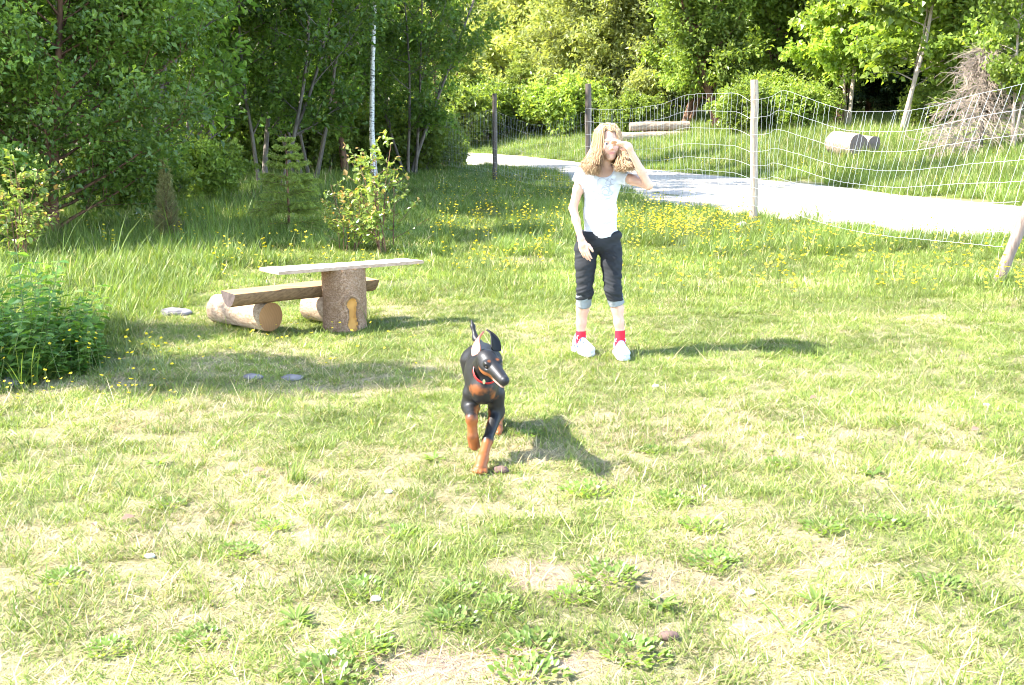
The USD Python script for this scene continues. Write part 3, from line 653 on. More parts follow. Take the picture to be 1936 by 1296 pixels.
# --- bushes
def bush_thing(name, spec, label, loc, leafm='leaf_look', cat='bush', bark='bark_grey', scale=1.0, rotz=0.0, group=None):
    return tree_thing(name, spec, bark, leafm, label, cat, loc, rotz, scale, group, 'foliage', 'stems')
bush = bush_thing('round_bush', dict(seed=41, H=1.5, base=0.05, crown=1.1, trunk=0.02, limbs=50, subs=7, leaves=40, leaf=0.11, aspect=0.6, up=0.5, angle=0.95, stems=6, profile='dome', cols=BUSH, spray=0.28, spread=0.5, wood_sides=4),
    'round pale green bush between the two middle fence posts, beyond the track', on(X(925, 50), 50), scale=1.5)
G_ = 'low bushes along the foot of the wood'
for px, d, s, lab in ((850, 48, 1.6, 'green bush by the leftmost fence posts, across the track'), (885, 53, 1.6, 'green bush behind the round pale one'), (1075, 48.5, 1.5, 'pale bush below the willow, left of the girl'),
                      (1010, 52, 1.2, 'low green bush in front of the dark hollow under the willow'), (1200, 44, 1.0, 'low bush at the left end of the stacked logs'), (1400, 38, 1.1, 'low bush just left of the tall fence post'),
                      (1520, 37, 1.0, 'low bush in the shade right of the tall fence post'), (1450, 40, 1.3, 'bush in the shade behind the tall fence post'), (1760, 33.5, 0.9, 'low bush at the foot of the maple, left of the dead brush'),
                      (790, 31.5, 1.0, 'green bush at the foot of the leaning alder'), (845, 33.5, 0.5, 'small bush in front of the track where it comes into view'),
                      (430, 27, 1.0, 'dark bush behind the juniper, deep in the thicket'), (500, 29, 1.1, 'dark bush behind the top of the young spruce'), (575, 28, 1.0, 'dark bush between the young spruce and the reddish trunk'), (640, 30, 1.15, 'dark bush behind the reddish trunk'), (700, 29.5, 1.05, 'dark bush right behind the foot of the birch'), (755, 30, 1.0, 'dark bush between the birch and the leaning alder'), (250, 17.0, 0.7, 'dark bush under the broad leafy tree'), (400, 19.5, 0.7, 'dark bush at the foot of the alders above the bench')):
    copy_of(bush, on(X(px, d), d), lab, px * 0.7, s, cat='bush', group=G_)
# sapling with bronze tips, lit, behind the table
r = np.random.default_rng(61); mb, CC, DD, TT = MB(), [], [], []
for st in range(7):
    a = r.uniform(0, 6.28); lean_ = r.uniform(0.05, 0.35) if st else 0.05
    p = bend([0.12 * math.cos(a), 0.12 * math.sin(a), -0.05], [lean_ * math.cos(a), lean_ * math.sin(a), 1], 1.3 * (1 if st == 0 else r.uniform(0.5, 0.95)), 8, 0.1, 0.06, r)
    mb.add(*tube(p, np.linspace(0.009, 0.003, 9), 5))
    for k in range(9):
        u = np.array([0.2 + 0.8 * (k + r.uniform(0, 1)) / 9]); p0, d0 = along(p, u); b = a + r.normal(0, 1.3)
        lp = bend(p0[0], [math.cos(b), math.sin(b), r.uniform(0.1, 0.7)], r.uniform(0.25, 0.5) * (1.25 - 0.6 * u[0]), 5, 0.35, 0.08, r)
        mb.add(*tube(lp, np.linspace(0.004, 0.0015, 6), 4, cap=False))
        m = int(r.integers(12, 20)); t = np.sort(r.uniform(0.1, 1, m)); c, d = along(lp, t)
        CC.append(c); DD.append(nrm(d * 0.5 + unit_rand(r, m) * 0.8 + [0, 0, -0.1])); TT.append(t)
c, d, t = np.vstack(CC), np.vstack(DD), np.concatenate(TT); n = len(c); L = 0.062 * r.lognormal(0, 0.25, n) * (1.1 - 0.4 * t)
v, f, m = leaf_quads(c, d, nrm(unit_rand(r, n) * 0.6 + [0, 0, 0.9]), L, L * 0.68, full=True)
tip = smooth01(t, 0.85, 1.0)[:, None]; col = (np.array([0.12, 0.17, 0.04]) * (1 - tip) + np.array([0.24, 0.15, 0.055]) * tip) * r.uniform(0.75, 1.3, (n, 1))
rose = thing('leafy_sapling', 'sunlit sapling with bronze-tipped arching twigs behind the table top', 'sapling', on(X(735, 12.4), 12.4), 0, 1.0)
obj('stems', mb.get(), 'bark_brown', rose, smooth=True); obj('foliage', (v, f), 'waxy_leaf_look', rose, cd=np.repeat(col, m, 0))
copy_of(rose, on(X(655, 12.6), 12.6), 'low yellowish sapling between the young spruce and the bronze-tipped one', 2.0, (0.75, 0.75, 0.62), cat='sapling')
copy_of(rose, on(X(20, 11.6), 11.6), 'yellow lit sapling at the left edge in front of the broad tree', 4.0, (1.0, 1.0, 0.88), cat='sapling')
copy_of(rose, on(X(-80, 11.0), 11.0), 'lit sapling half outside the left edge of the view', 0.5, (1.1, 1.1, 1.0), cat='sapling')
# juniper-like upright shrub in the shade
w_, l_, c_ = make_spruce(23, 1.0, 0.22, 16, 7, 4, 60, ((0.15, 0.16, 0.07), (0.26, 0.23, 0.12)), droop=-0.9, wid=0.006, needle=0.04)
jun = thing('juniper', 'dim upright brownish juniper in the shade above the bench', 'shrub', on(X(315, 13.6), 13.6))
obj('trunk', w_, 'bark_brown', jun); obj('crown', l_, 'needle_look', jun, cd=c_)
# dead brush on the bank
r = np.random.default_rng(71); mb = MB()
for k in range(150):
    t = r.uniform(0.02, 1); a = r.uniform(0, 6.28); L = 1.5 * (1 - t) ** 0.8 + 0.25
    p = bend([0, 0, 2.5 * t], [math.cos(a), math.sin(a), r.uniform(-0.3, 0.3)], L, 6, r.uniform(-0.9, 0.1), 0.12, r)
    mb.add(*tube(p, np.linspace(0.014, 0.004, 7), 3, cap=False))
    for q in range(16):
        p0, d0 = along(p, r.uniform(0.15, 1, 1))
        b = bend(p0[0], d0[0] + unit_rand(r, 1)[0] * 0.9 + [0, 0, -0.2], r.uniform(0.15, 0.55), 3, -0.5, 0.25, r)
        mb.add(*tube(b, np.linspace(0.006, 0.003, 4), 3, cap=False))
bark_mat('twig_dull', (0.19, 0.15, 0.115), (0.34, 0.275, 0.215))
dead = thing('dead_spruce', 'bare tangled grey brown dead spruce on the bank by the right edge', 'dead tree', on(X(1850, 26.5), 26.5))
obj('trunk', tube(np.array([[0, 0, -.1], [0.03, 0, 1.3], [0.06, 0.02, 2.7]]), [0.06, 0.04, 0.01], 7), 'bark_grey', dead, smooth=True)
obj('twigs', mb.get(), 'twig_dull', dead)

# ================================================================== WIRE FENCE
POSTS = []
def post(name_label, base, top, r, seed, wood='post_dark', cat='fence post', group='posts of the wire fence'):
    rr = np.random.default_rng(seed); base, top = np.array(base, float), np.array(top, float)
    n = 14; t = np.linspace(0, 1, n)[:, None]
    p = base - (top - base) * 0.12 + (top - base) * 1.12 * t
    p[1:-1] += rr.normal(0, r * 0.05, (n - 2, 3)) * [1, 1, 0]
    rad_ = r * (1.06 - 0.12 * t[:, 0]) * (1 + rr.normal(0, 0.025, n))
    ax = nrm(top - base)
    p = np.vstack([p, p[-1] + ax * 0.012]); rad_ = np.r_[rad_, rad_[-1] * 0.82]
    o = p[0].copy()
    v, f = tube(p - o, rad_, 16)
    a = np.arctan2(v[:, 1], v[:, 0]); v = v + nrm(v * [1, 1, 0]) * (noise(np.stack([np.cos(a) * 3, np.sin(a) * 3, v[:, 2] * 1.2], -1), seed) - 0.5)[:, None] * r * 0.25
    t_ = thing('fence_post', name_label, cat, o, group=group)
    obj('shaft', (v, f), wood, t_, smooth=40)
    POSTS.append((base, top, t_))
b = Zp(1425, 424); b[2] = hz(b[0], b[1]); dA = b[1]
def top_at(px, py, d): return P(px, py, d)
post('tall pale round fence post right of the girl', b, top_at(1426, 153, dA), 0.056, 1, 'post_wood')
bB = on(X(1113, 20.6), 20.6); post('fence post coloured dark as if shaded, right behind the head of the girl', bB, top_at(1112, 160, 20.6), 0.058, 2)
bC = Zp(936, 345); bC[2] = hz(bC[0], bC[1]); post('fence post coloured dark as if shaded, standing alone in the grass left of the girl', bC, top_at(935, 178, bC[1]), 0.052, 3)
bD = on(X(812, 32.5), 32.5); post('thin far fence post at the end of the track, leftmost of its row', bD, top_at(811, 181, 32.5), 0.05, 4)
bE = Zp(1886, 538); bE[2] = hz(bE[0], bE[1]); post('fence post leaning outwards, cut off by the right edge of the view', bE, bE + np.array([0.68, 0.1, 2.1]), 0.05, 5, 'post_mid')
mat('wire_look', {'p': ('principled_bsdf', {'base_color': (0.42, 0.43, 0.43), 'metallic': 0.3, 'roughness': 0.5})}, [], 'p.BSDF')
HT = [1.74, 1.50, 1.26, 1.03, 0.84, 0.66, 0.52, 0.40, 0.27]
def fence(p0, p1, label, seed, wav, n_up, th=0.0019):
    rr = np.random.default_rng(seed); (b0, t0, _), (b1, t1, _) = p0, p1
    a0, a1 = nrm(t0 - b0), nrm(t1 - b1)
    out = nrm(np.cross((b1 - b0) * [1, 1, 0], [0, 0, 1]))
    if out[1] > 0: out = -out                                  # wires on the lawn side of the posts
    T = thing('wire_fence', label, 'fence', group='panels of the wire fence')
    from scipy.interpolate import PchipInterpolator
    dev = PchipInterpolator([u for u, _, _ in wav], [d for _, d, _ in wav]); bul = PchipInterpolator([u for u, _, _ in wav], [q for _, _, q in wav])
    dens = 48
    def pt(h, u):
        k = 0.25 + 0.75 * h / 1.74
        q0, q1 = b0 + a0 * h, b1 + a1 * h
        p = q0 * (1 - u)[:, None] + q1 * u[:, None]
        p = p + out * (0.062 * np.ones_like(u) + bul(u) * np.sin(np.pi * min(1, h / 1.9)))[:, None]
        p[:, 2] += dev(u) * k + 0.018 * (noise(np.stack([u * 14, np.full_like(u, h * 2.0), np.full_like(u, seed)], -1), seed) - 0.5)
        g = height(p[:, 0], p[:, 1]) + 0.03; p[:, 2] = np.maximum(p[:, 2], g)
        return p
    u = np.linspace(0, 1, dens)
    for h in HT: obj('horizontal_wire', tube(pt(h, u), th, 5), 'wire_look', T, smooth=True)
    for k in range(n_up):
        uu = (k + 0.5) / n_up + rr.normal(0, 0.15) / n_up
        sl = rr.normal(0, 0.25) / n_up
        pts = []
        for i, h in enumerate(HT):
            pts.append(pt(h, np.array([np.clip(uu + sl * (i - 4) * 0.25 + rr.normal(0, 0.05) / n_up, 0.004, 0.996)]))[0])
        obj('upright_wire', tube(np.array(pts) + out * 0.004, th * 0.75, 4), 'wire_look', T, smooth=True)
    return T
PA, PB, PC, PD, PE = POSTS
fence(PA, PE, 'sagging wire mesh between the tall pale post and the leaning post', 1, [(0, 0, 0), (0.1, 0.04, 0.03), (0.16, 0.12, 0.10), (0.24, 0.05, 0.06), (0.45, -0.13, 0.0), (0.6, -0.11, 0.02), (0.8, 0.06, 0.05), (1, 0.24, 0)], 40)
fence(PA, PB, 'wavy wire mesh between the girl and the tall pale post', 2, [(0, -0.02, 0), (0.08, 0.10, 0.05), (0.28, 0.10, 0.08), (0.5, -0.06, 0.02), (0.75, -0.12, 0.03), (1, -0.1, 0)], 42)
fence(PB, PC, 'slack wire mesh between the two middle fence posts', 3, [(0, -0.15, 0), (0.2, -0.3, 0.05), (0.45, -0.42, 0.1), (0.7, -0.3, 0.06), (1, -0.1, 0)], 42, 0.0012)
fence(PC, PD, 'far wire mesh running to the leftmost fence post', 4, [(0, -0.1, 0), (0.5, -0.2, 0.04), (1, -0.1, 0)], 44, 0.0012)

# ================================================================== TABLE AND BENCH OF LOGS
def cut_mat(name, c1, c2, c3, rings=True, sc=9.0):
    mat(name, {'tc': ('texture_coordinate', {}), 'w': ('wave_texture', {'wave_type': 'rings', 'rings_direction': 'spherical', 'scale': sc, 'distortion': 6.0, 'detail': 3.0, 'detail_scale': 1.2}), 'nz': ('noise_texture', {'scale': 7.0, 'detail': 5.0}),
        'cr': ('rgb_ramp', {'ramp': [(0.0, c1), (0.6, c2), (1.0, c3)]}), 'mx': ('mix_float', {'fac': 0.8}), 'b': ('bump', {'strength': 0.4, 'distance': 0.004}), 'p': ('principled_bsdf', {'roughness': 0.75, 'specular_ior_level': 0.2})},
        [('tc.object', 'w.vector'), ('tc.object', 'nz.vector'), ('w.fac', 'mx.a'), ('nz.fac', 'mx.b'), ('mx.result', 'cr.fac'), ('cr.color', 'p.base_color'), ('mx.result', 'b.height'), ('b.normal', 'p.normal')], 'p.BSDF')
def plank_mat(name, c1, c2, axis_scale, bump=0.003):
    bark_mat(name, c1, c2, scale=axis_scale, bump=bump, rough=0.8)
plank_mat('weathered_board', (0.36, 0.30, 0.24), (0.58, 0.52, 0.45), (1.2, 14, 14))
plank_mat('board_edge', (0.24, 0.16, 0.11), (0.42, 0.30, 0.21), (1.2, 14, 14))
plank_mat('seat_wood', (0.20, 0.11, 0.05), (0.42, 0.27, 0.13), (1.0, 12, 12), 0.004)
cut_mat('log_end', (0.20, 0.095, 0.035), (0.28, 0.14, 0.055), (0.31, 0.165, 0.07), sc=16.0)
cut_mat('log_end_grey', (0.09, 0.068, 0.055), (0.17, 0.13, 0.11), (0.23, 0.18, 0.15))
cut_mat('fresh_wood', (0.34, 0.15, 0.035), (0.46, 0.23, 0.06), (0.52, 0.30, 0.10), sc=3.0)
mat('trunk_bark', {'tc': ('texture_coordinate', {}), 'v': ('voronoi_texture', {'scale': 85.0, 'randomness': 1.0}), 'nz': ('noise_texture', {'scale': 9.0, 'detail': 6.0, 'roughness': 0.7}), 'mx': ('mix_float', {'fac': 0.55}),
    'cr': ('rgb_ramp', {'ramp': [(0.2, (0.11, 0.062, 0.035)), (0.5, (0.23, 0.14, 0.085)), (0.8, (0.32, 0.22, 0.15))]}), 'b': ('bump', {'strength': 1.0, 'distance': 0.012}), 'p': ('principled_bsdf', {'roughness': 0.95, 'specular_ior_level': 0.1})},
    [('tc.object', 'v.vector'), ('tc.object', 'nz.vector'), ('v.distance', 'mx.a'), ('nz.fac', 'mx.b'), ('mx.result', 'cr.fac'), ('cr.color', 'p.base_color'), ('mx.result', 'b.height'), ('b.normal', 'p.normal')], 'p.BSDF')
plank_mat('bare_log', (0.18, 0.11, 0.06), (0.48, 0.36, 0.25), (2, 12, 12), 0.008)
plank_mat('seat_end', (0.05, 0.038, 0.032), (0.12, 0.09, 0.08), (6, 6, 6), 0.003)
plank_mat('log_side', (0.10, 0.06, 0.035), (0.26, 0.16, 0.09), (2, 12, 12), 0.008)
plank_mat('pale_log', (0.12, 0.085, 0.06), (0.42, 0.34, 0.26), (2, 9, 9), 0.008)
def lathe_log(L, r, seed, n_len=26, n_ang=40, rough=0.05, bend_=0.0):
    """bark skin of a log along x, from 0 to L, open ends; returns skin and the two end discs"""
    x = np.linspace(0, L, n_len); a = np.linspace(0, 2 * np.pi, n_ang, endpoint=False)
    A_, X_ = np.meshgrid(a, x)
    R_ = r * (1 + rough * 2 * (noise(np.stack([np.cos(A_) * 1.6, np.sin(A_) * 1.6, X_ / r * 0.5], -1), seed, 4) - 0.5) + rough * 0.8 * (noise(np.stack([np.cos(A_) * 5, np.sin(A_) * 5, X_ / r * 1.2], -1), seed + 3, 3) - 0.5))
    v = np.stack([X_, R_ * np.cos(A_), R_ * np.sin(A_) + bend_ * np.sin(np.pi * X_ / L)], -1).reshape(-1, 3)
    i, j = np.meshgrid(np.arange(n_len - 1), np.arange(n_ang), indexing='ij'); jn = (j + 1) % n_ang
    f = np.stack([i * n_ang + j, i * n_ang + jn, (i + 1) * n_ang + jn, (i + 1) * n_ang + j], -1).reshape(-1, 4)[:, ::-1]
    def disc(k, flip):
        ring = v[k * n_ang:(k + 1) * n_ang]; c = ring.mean(0); inner = c + (ring - c) * 0.5; dx = 0.004 * (1 if flip else -1)
        vv = np.vstack([ring, inner + [dx, 0, 0], c + [dx, 0, 0]]); jj = np.arange(n_ang); jx = (jj + 1) % n_ang
        ff = np.vstack([np.stack([jj, jx, n_ang + jx], 1), np.stack([jj, n_ang + jx, n_ang + jj], 1), np.stack([n_ang + jj, n_ang + jx, np.full(n_ang, 2 * n_ang)], 1)])
        return vv, ff if flip else ff[:, ::-1]
    return (v, f), disc(0, False), disc(n_len - 1, True)
def frame_from(xa, up=(0, 0, 1)):
    xa = nrm(xa); ya = nrm(np.cross(up, xa)); za = np.cross(xa, ya); return np.stack([xa, ya, za], 1)
def log_part(parent, origin, base, direction, L, r, seed, skin, end, names=('log', 'cut_end'), rough=0.05):
    """a log as parts of parent: bark skin and its two cut ends"""
    R_ = frame_from(direction); (s, sf), d0, d1 = lathe_log(L, r, seed, rough=rough)
    tr = lambda v: v @ R_.T + np.asarray(base) - np.asarray(origin)
    p = obj(names[0], (tr(s), sf), skin, parent, smooth=50)
    for v, f in (d0, d1): obj(names[1], (tr(v), f), end, p, smooth=40)
    return p
# table: trunk and board
tc = np.array([X(649, 8.12), 8.12, 0.0]); tc[2] = hz(tc[0], tc[1])
ztop = 0.465
table = thing('log_table', 'low table of a pale board on an upright tree trunk', 'table', tc)
n_a, n_z = 150, 96
A_, Z_ = np.meshgrid(np.linspace(0, 2 * np.pi, n_a, endpoint=False), np.linspace(-0.06, ztop - tc[2] - 0.022, n_z))
R_ = 0.160 + 0.012 * np.clip(0.1 - Z_, 0, 1) * 4 + 0.018 * (noise(np.stack([np.cos(A_) * 1.5, np.sin(A_) * 1.5, Z_ * 4], -1), 3, 4) - 0.5) + 0.009 * (noise(np.stack([np.cos(A_) * 9, np.sin(A_) * 9, Z_ * 40], -1), 4, 3) - 0.5)
wa = math.radians(-62)                                        # the knot wound looks towards the camera, right of the middle
dA_ = (A_ - wa + np.pi) % (2 * np.pi) - np.pi; wx = dA_ * 0.16
wound = np.minimum(np.minimum(np.hypot((wx - 0.004) / 0.030, (Z_ - 0.15) / 0.09), np.hypot((wx - 0.006) / 0.038, (Z_ - 0.07) / 0.06)), np.hypot((wx + 0.002) / 0.040, (Z_ - 0.21) / 0.05)); wound = wound + 0.6 * (noise(np.stack([wx * 30, Z_ * 22, 0 * Z_], -1), 19, 3) - 0.5)
R_ = R_ - 0.016 * np.exp(-np.clip(wound - 0.75, 0, 9) * 5) + 0.011 * np.exp(-((wound - 1.35) / 0.3) ** 2)
v = np.stack([R_ * np.cos(A_), R_ * np.sin(A_), Z_], -1).reshape(-1, 3)
i, j = np.meshgrid(np.arange(n_z - 1), np.arange(n_a), indexing='ij'); jn = (j + 1) % n_a
f = np.stack([i * n_a + j, i * n_a + jn, (i + 1) * n_a + jn, (i + 1) * n_a + j], -1).reshape(-1, 4)
wmax = wound.reshape(-1)[f].max(1); wf = wmax < 1.08; rf_ = (~wf) & (wmax < 1.34)
trunk_p = obj('trunk', (v, f[~wf & ~rf_]), 'trunk_bark', table, smooth=55)
obj('bark_rim', (v, f[rf_]), 'log_side', trunk_p, smooth=55)
obj('knot_wound', (v, f[wf]), 'fresh_wood', trunk_p, smooth=55, label='orange bare wood where the bark is torn')
def board(corners, th, seed, mats, parent, names, sub=24):
    """a plank between four top corners (front-left, front-right, back-right, back-left)"""
    c = [np.asarray(q, float) for q in corners]; rr = np.random.default_rng(seed)
    u, w = np.meshgrid(np.linspace(0, 1, sub), np.linspace(0, 1, 7), indexing='ij')
    top = (c[0] * ((1 - u) * (1 - w))[..., None] + c[1] * (u * (1 - w))[..., None] + c[2] * (u * w)[..., None] + c[3] * ((1 - u) * w)[..., None])
    top[..., 2] += (noise(np.stack([u * 3, w * 2, 0 * u + seed], -1)) - 0.5) * 0.006
    return top
cor = [Zp(527, 514, ztop), Zp(801, 492.5, ztop), Zp(765, 489, ztop), Zp(490, 506, ztop)]
top = board(cor, 0.022, 1, None, None, None) - tc
ns, nw = top.shape[:2]
def slab(top, th, ins=0.004):
    """closed plank under a grid of top points, with a small round-over; returns (top faces mesh, side and bottom mesh)"""
    ns, nw = top.shape[:2]; c = top.reshape(-1, 3).mean(0)
    lo = top - [0, 0, th]
    i, j = np.meshgrid(np.arange(ns - 1), np.arange(nw - 1), indexing='ij')
    q = np.stack([i * nw + j, (i + 1) * nw + j, (i + 1) * nw + j + 1, i * nw + j + 1], -1).reshape(-1, 4)
    tv = top.reshape(-1, 3).copy(); xy = tv - c; L_ = np.linalg.norm(xy, axis=1, keepdims=True)
    edge = np.zeros((ns, nw), bool); edge[[0, -1]] = True; edge[:, [0, -1]] = True; e = edge.ravel()
    tv[e] -= xy[e] / L_[e] * ins
    ring = np.concatenate([[k * nw for k in range(ns)], [(ns - 1) * nw + k for k in range(1, nw)], [k * nw + nw - 1 for k in range(ns - 2, -1, -1)], [k for k in range(nw - 2, 0, -1)]])
    n = len(ring); r1, r2, r3 = tv[ring], top.reshape(-1, 3)[ring] - [0, 0, ins], lo.reshape(-1, 3)[ring]
    sv = np.vstack([r1, r2, r3, r3.mean(0)]); jj = np.arange(n); jx = (jj + 1) % n
    sf = np.vstack([np.stack([jj, jx, n + jx], 1), np.stack([jj, n + jx, n + jj], 1), np.stack([n + jj, n + jx, 2 * n + jx], 1), np.stack([n + jj, 2 * n + jx, 2 * n + jj], 1), np.stack([2 * n + jj, 2 * n + jx, np.full(n, 3 * n)], 1)])
    m1 = np.cross(tv[q[0, 1]] - tv[q[0, 0]], tv[q[0, 2]] - tv[q[0, 0]])[2] < 0
    return (tv, q[:, ::-1] if m1 else q), (sv, sf if not m1 else sf[:, ::-1])
t_, s_ = slab(top, 0.024)
bp = obj('board', t_, 'weathered_board', table, smooth=30)
obj('board_edge', s_, 'board_edge', bp, smooth=30)
# bench: half log on two round logs
zs = 0.305
e = [Zp(444, 557.5, zs), None, None, Zp(402, 553, zs)]
dirb = nrm((Zp(604, 541, zs) - e[0]) * [1, 1, 0]); Lb = 1.17; wv = (e[3] - e[0]); wv[2] = 0; wv = wv - dirb * (wv @ dirb); wv = nrm(wv) * 0.24
o = np.array([e[0][0], e[0][1], 0.0]); o[2] = hz(o[0], o[1])
bench = thing('log_bench', 'long low bench of a split log behind the table trunk', 'bench', o)
# half-log section: flat top, rounded chamfered underside
prof = np.array([(0.0, 0.0), (0.0, -0.012), (0.02, -0.045), (0.055, -0.082), (0.10, -0.1), (0.15, -0.1), (0.19, -0.08), (0.225, -0.045), (0.24, -0.012), (0.24, 0.0)])
n_l = 40; us = np.linspace(0, Lb, n_l)
base0 = np.array([0, 0, zs - o[2]])
V = []
for k, u_ in enumerate(us):
    wig = 0.008 * (noise(np.stack([np.full(10, u_ * 3), prof[:, 0] * 9, prof[:, 1] * 9], -1), 8) - 0.5)
    V.append(base0 + dirb * u_ + nrm(wv) * prof[:, :1] + np.array([0, 0, 1]) * (prof[:, 1:] * (1 + 1.5 * wig[:, None] / 0.05 * (prof[:, 1:] < -0.001))))
V = np.array(V); m = len(prof); i, j = np.meshgrid(np.arange(n_l - 1), np.arange(m - 1), indexing='ij')
q = np.stack([i * m + j, (i + 1) * m + j, (i + 1) * m + j + 1, i * m + j + 1], -1).reshape(-1, 4)
under = (V.reshape(-1, 3), q)
it = np.arange(n_l - 1); W = 6
topv = np.stack([V[:, 0] * (1 - t) + V[:, -1] * t for t in np.linspace(0, 1, W)], 1); topv[..., 2] += (noise(np.stack([np.linspace(0, 4, n_l)[:, None] + np.zeros(W), np.linspace(0, 2, W)[None] + np.zeros((n_l, 1)), np.zeros((n_l, W))], -1)) - 0.5) * 0.006 + 0.001
i, j = np.meshgrid(np.arange(n_l - 1), np.arange(W - 1), indexing='ij'); qt = np.stack([i * W + j, (i + 1) * W + j, (i + 1) * W + j + 1, i * W + j + 1], -1).reshape(-1, 4)
def outward(v, f, cc):
    n_ = np.cross(v[f[:, 1]] - v[f[:, 0]], v[f[:, 2]] - v[f[:, 0]]); s = ((v[f].mean(1) - cc) * n_).sum(1).mean()
    return f if s > 0 else f[:, ::-1]
cc = V.reshape(-1, 3).mean(0)
seat = obj('seat', (topv.reshape(-1, 3), outward(topv.reshape(-1, 3), qt, cc)), 'seat_wood', bench, smooth=30)
obj('underside', (under[0], outward(under[0], q, cc)), 'log_side', seat, smooth=50)
for k in (0, -1):
    ring = V[k]; c0 = ring.mean(0); ff = np.array([[a_, a_ + 1, m] for a_ in range(m - 1)] + [[m - 1, 0, m]]); vv = np.vstack([ring, c0])
    obj('cut_end', (vv, outward(vv, ff, cc)), 'seat_end', seat)
E = P(512, 600, 7.98); E[2] = max(0.095, hz(E[0], E[1]) + 0.09)
ld = nrm(np.array([-0.76, 0.60, 0.0]))
log_part(bench, o, E, ld, 0.62, 0.108, 11, 'bare_log', 'log_end', names=('support_log', 'cut_end'))
E2 = base0 + o + dirb * 0.86 + nrm(wv) * -0.05; E2[2] = E[2]
log_part(bench, o, E2, ld, 0.42, 0.10, 12, 'bare_log', 'log_end', names=('support_log', 'cut_end'))

# ================================================================== LOGS BEYOND THE TRACK, STONES, STICKS
def lone_log(label, px, py, d, direction, L, r, seed, skin='pale_log', end='log_end_grey', group=None, dz=0.0):
    p = np.array(on(X(px, d), d)); p[2] += r * 0.75 + dz
    t = thing('felled_log', label, 'log', p, group=group)
    R_ = frame_from(direction); (s, sf), d0, d1 = lathe_log(L, r, seed, rough=0.17)
    k = obj('bark', (s @ R_.T, sf), skin, t, smooth=50)
    for v, f in (d0, d1): obj('cut_end', (v @ R_.T, f), end, t, smooth=40)
    return p
lone_log('thick felled log with grey cut end, lying on the bank under the maples', 1622, 0, 28.3, (-0.42, 0.9, 0.06), 0.9, 0.29, 31, dz=0.16)
lone_log('weathered log lying against the thick felled one on the bank', 1651, 0, 28.7, (-0.45, 0.88, 0.05), 0.8, 0.22, 32, dz=0.14)
GL = 'stack of felled logs beyond the track'
lone_log('pale log at the bottom front of the stack behind the fence', 1172, 0, 40.8, (1, 0.10, 0.02), 2.6, 0.17, 33, group=GL, dz=0.22)
lone_log('pale log lying on top of the stack behind the fence', 1190, 0, 41.1, (1, 0.12, 0.02), 2.2, 0.16, 34, group=GL, dz=0.52)
lone_log('darker log behind the stack, its butt showing at the right end', 1215, 0, 41.4, (1, 0.05, 0.0), 1.75, 0.16, 35, group=GL, skin='log_side', dz=0.3)
mat('stone_look', {'tc': ('texture_coordinate', {}), 'oi': ('object_info', {}), 'nz': ('noise_texture', {'scale': 14.0, 'detail': 5.0}), 'cr': ('rgb_ramp', {'ramp': [(0.3, (0.10, 0.09, 0.085)), (0.7, (0.22, 0.2, 0.19))]}), 'b': ('bump', {'strength': 0.6, 'distance': 0.006}), 'p': ('principled_bsdf', {'roughness': 0.9, 'specular_ior_level': 0.2})},
    [('tc.object', 'nz.vector'), ('nz.fac', 'cr.fac'), ('cr.color', 'p.base_color'), ('nz.fac', 'b.height'), ('b.normal', 'p.normal')], 'p.BSDF')
mat('brown_stone', {'p': ('principled_bsdf', {'base_color': (0.10, 0.06, 0.045), 'roughness': 0.9})}, [], 'p.BSDF')
mat('white_stone', {'p': ('principled_bsdf', {'base_color': (0.5, 0.47, 0.4), 'roughness': 0.9})}, [], 'p.BSDF')
def stone(label, px, py, size, seed, m='stone_look', up=0.35):
    g = Zp(px, py); g[2] = hz(g[0], g[1]) + size[2] * up
    s = trimesh.creation.icosphere(3); v = np.array(s.vertices)
    v = v * (0.72 + 0.56 * noise(v * 1.1 + seed * 3.7, seed, 3))[:, None] * np.array(size)
    t = obj('stone', (v, s.faces), m, None, smooth=60)
    UsdGeom.Xformable(t).AddTranslateOp().Set(Gf.Vec3d(*map(float, g))); tag(t, label, 'stone')
stone('flat grey stone half sunk in dry grass left of the bench', 332, 592, (0.13, 0.085, 0.04), 1)
stone('flat grey stone in the dappled shade below the bench', 478, 711, (0.065, 0.045, 0.02), 2)
stone('flat grey stone in the dappled shade, right of its like', 552, 709, (0.07, 0.05, 0.02), 3)
stone('grey stone by the left edge under the weed bush', 18, 728, (0.09, 0.07, 0.045), 4)
stone('pale stone at the foot of the tall pale fence post', 1404, 433, (0.11, 0.08, 0.07), 5, 'white_stone')
stone('small brown stone beside the front paw of the dog', 947, 893, (0.032, 0.024, 0.02), 6, 'brown_stone', 0.6)
stone('small brown clod in the lawn near the bottom, right of the middle', 1264, 1211, (0.03, 0.022, 0.016), 7, 'brown_stone', 0.6)
for px, py, s_, lab in ((284, 1060, 0.014, 'white pebble in the lawn low at the left'), (627, 1243, 0.016, 'white pebble on the worn earth at the bottom'), (735, 932, 0.013, 'white pebble in the lawn below the dappled shade'), (1513, 371 + 460, 0.013, 'white pebble far out on the lawn at the right'),
                        (1865, 772, 0.013, 'white pebble by the right edge of the lawn'), (1240, 725, 0.015, 'white pebble behind the shadow of the dog'), (1418, 1125, 0.013, 'white pebble on worn grass right of the middle'), (710, 1140, 0.014, 'white pebble just above the worn earth')):
    stone(lab, px, py, (s_ * 1.3, s_, s_ * 0.7), int(px), 'white_stone', 0.8)
mat('dead_leaf', {'p': ('principled_bsdf', {'base_color': (0.24, 0.15, 0.10), 'roughness': 0.8})}, [], 'p.BSDF')
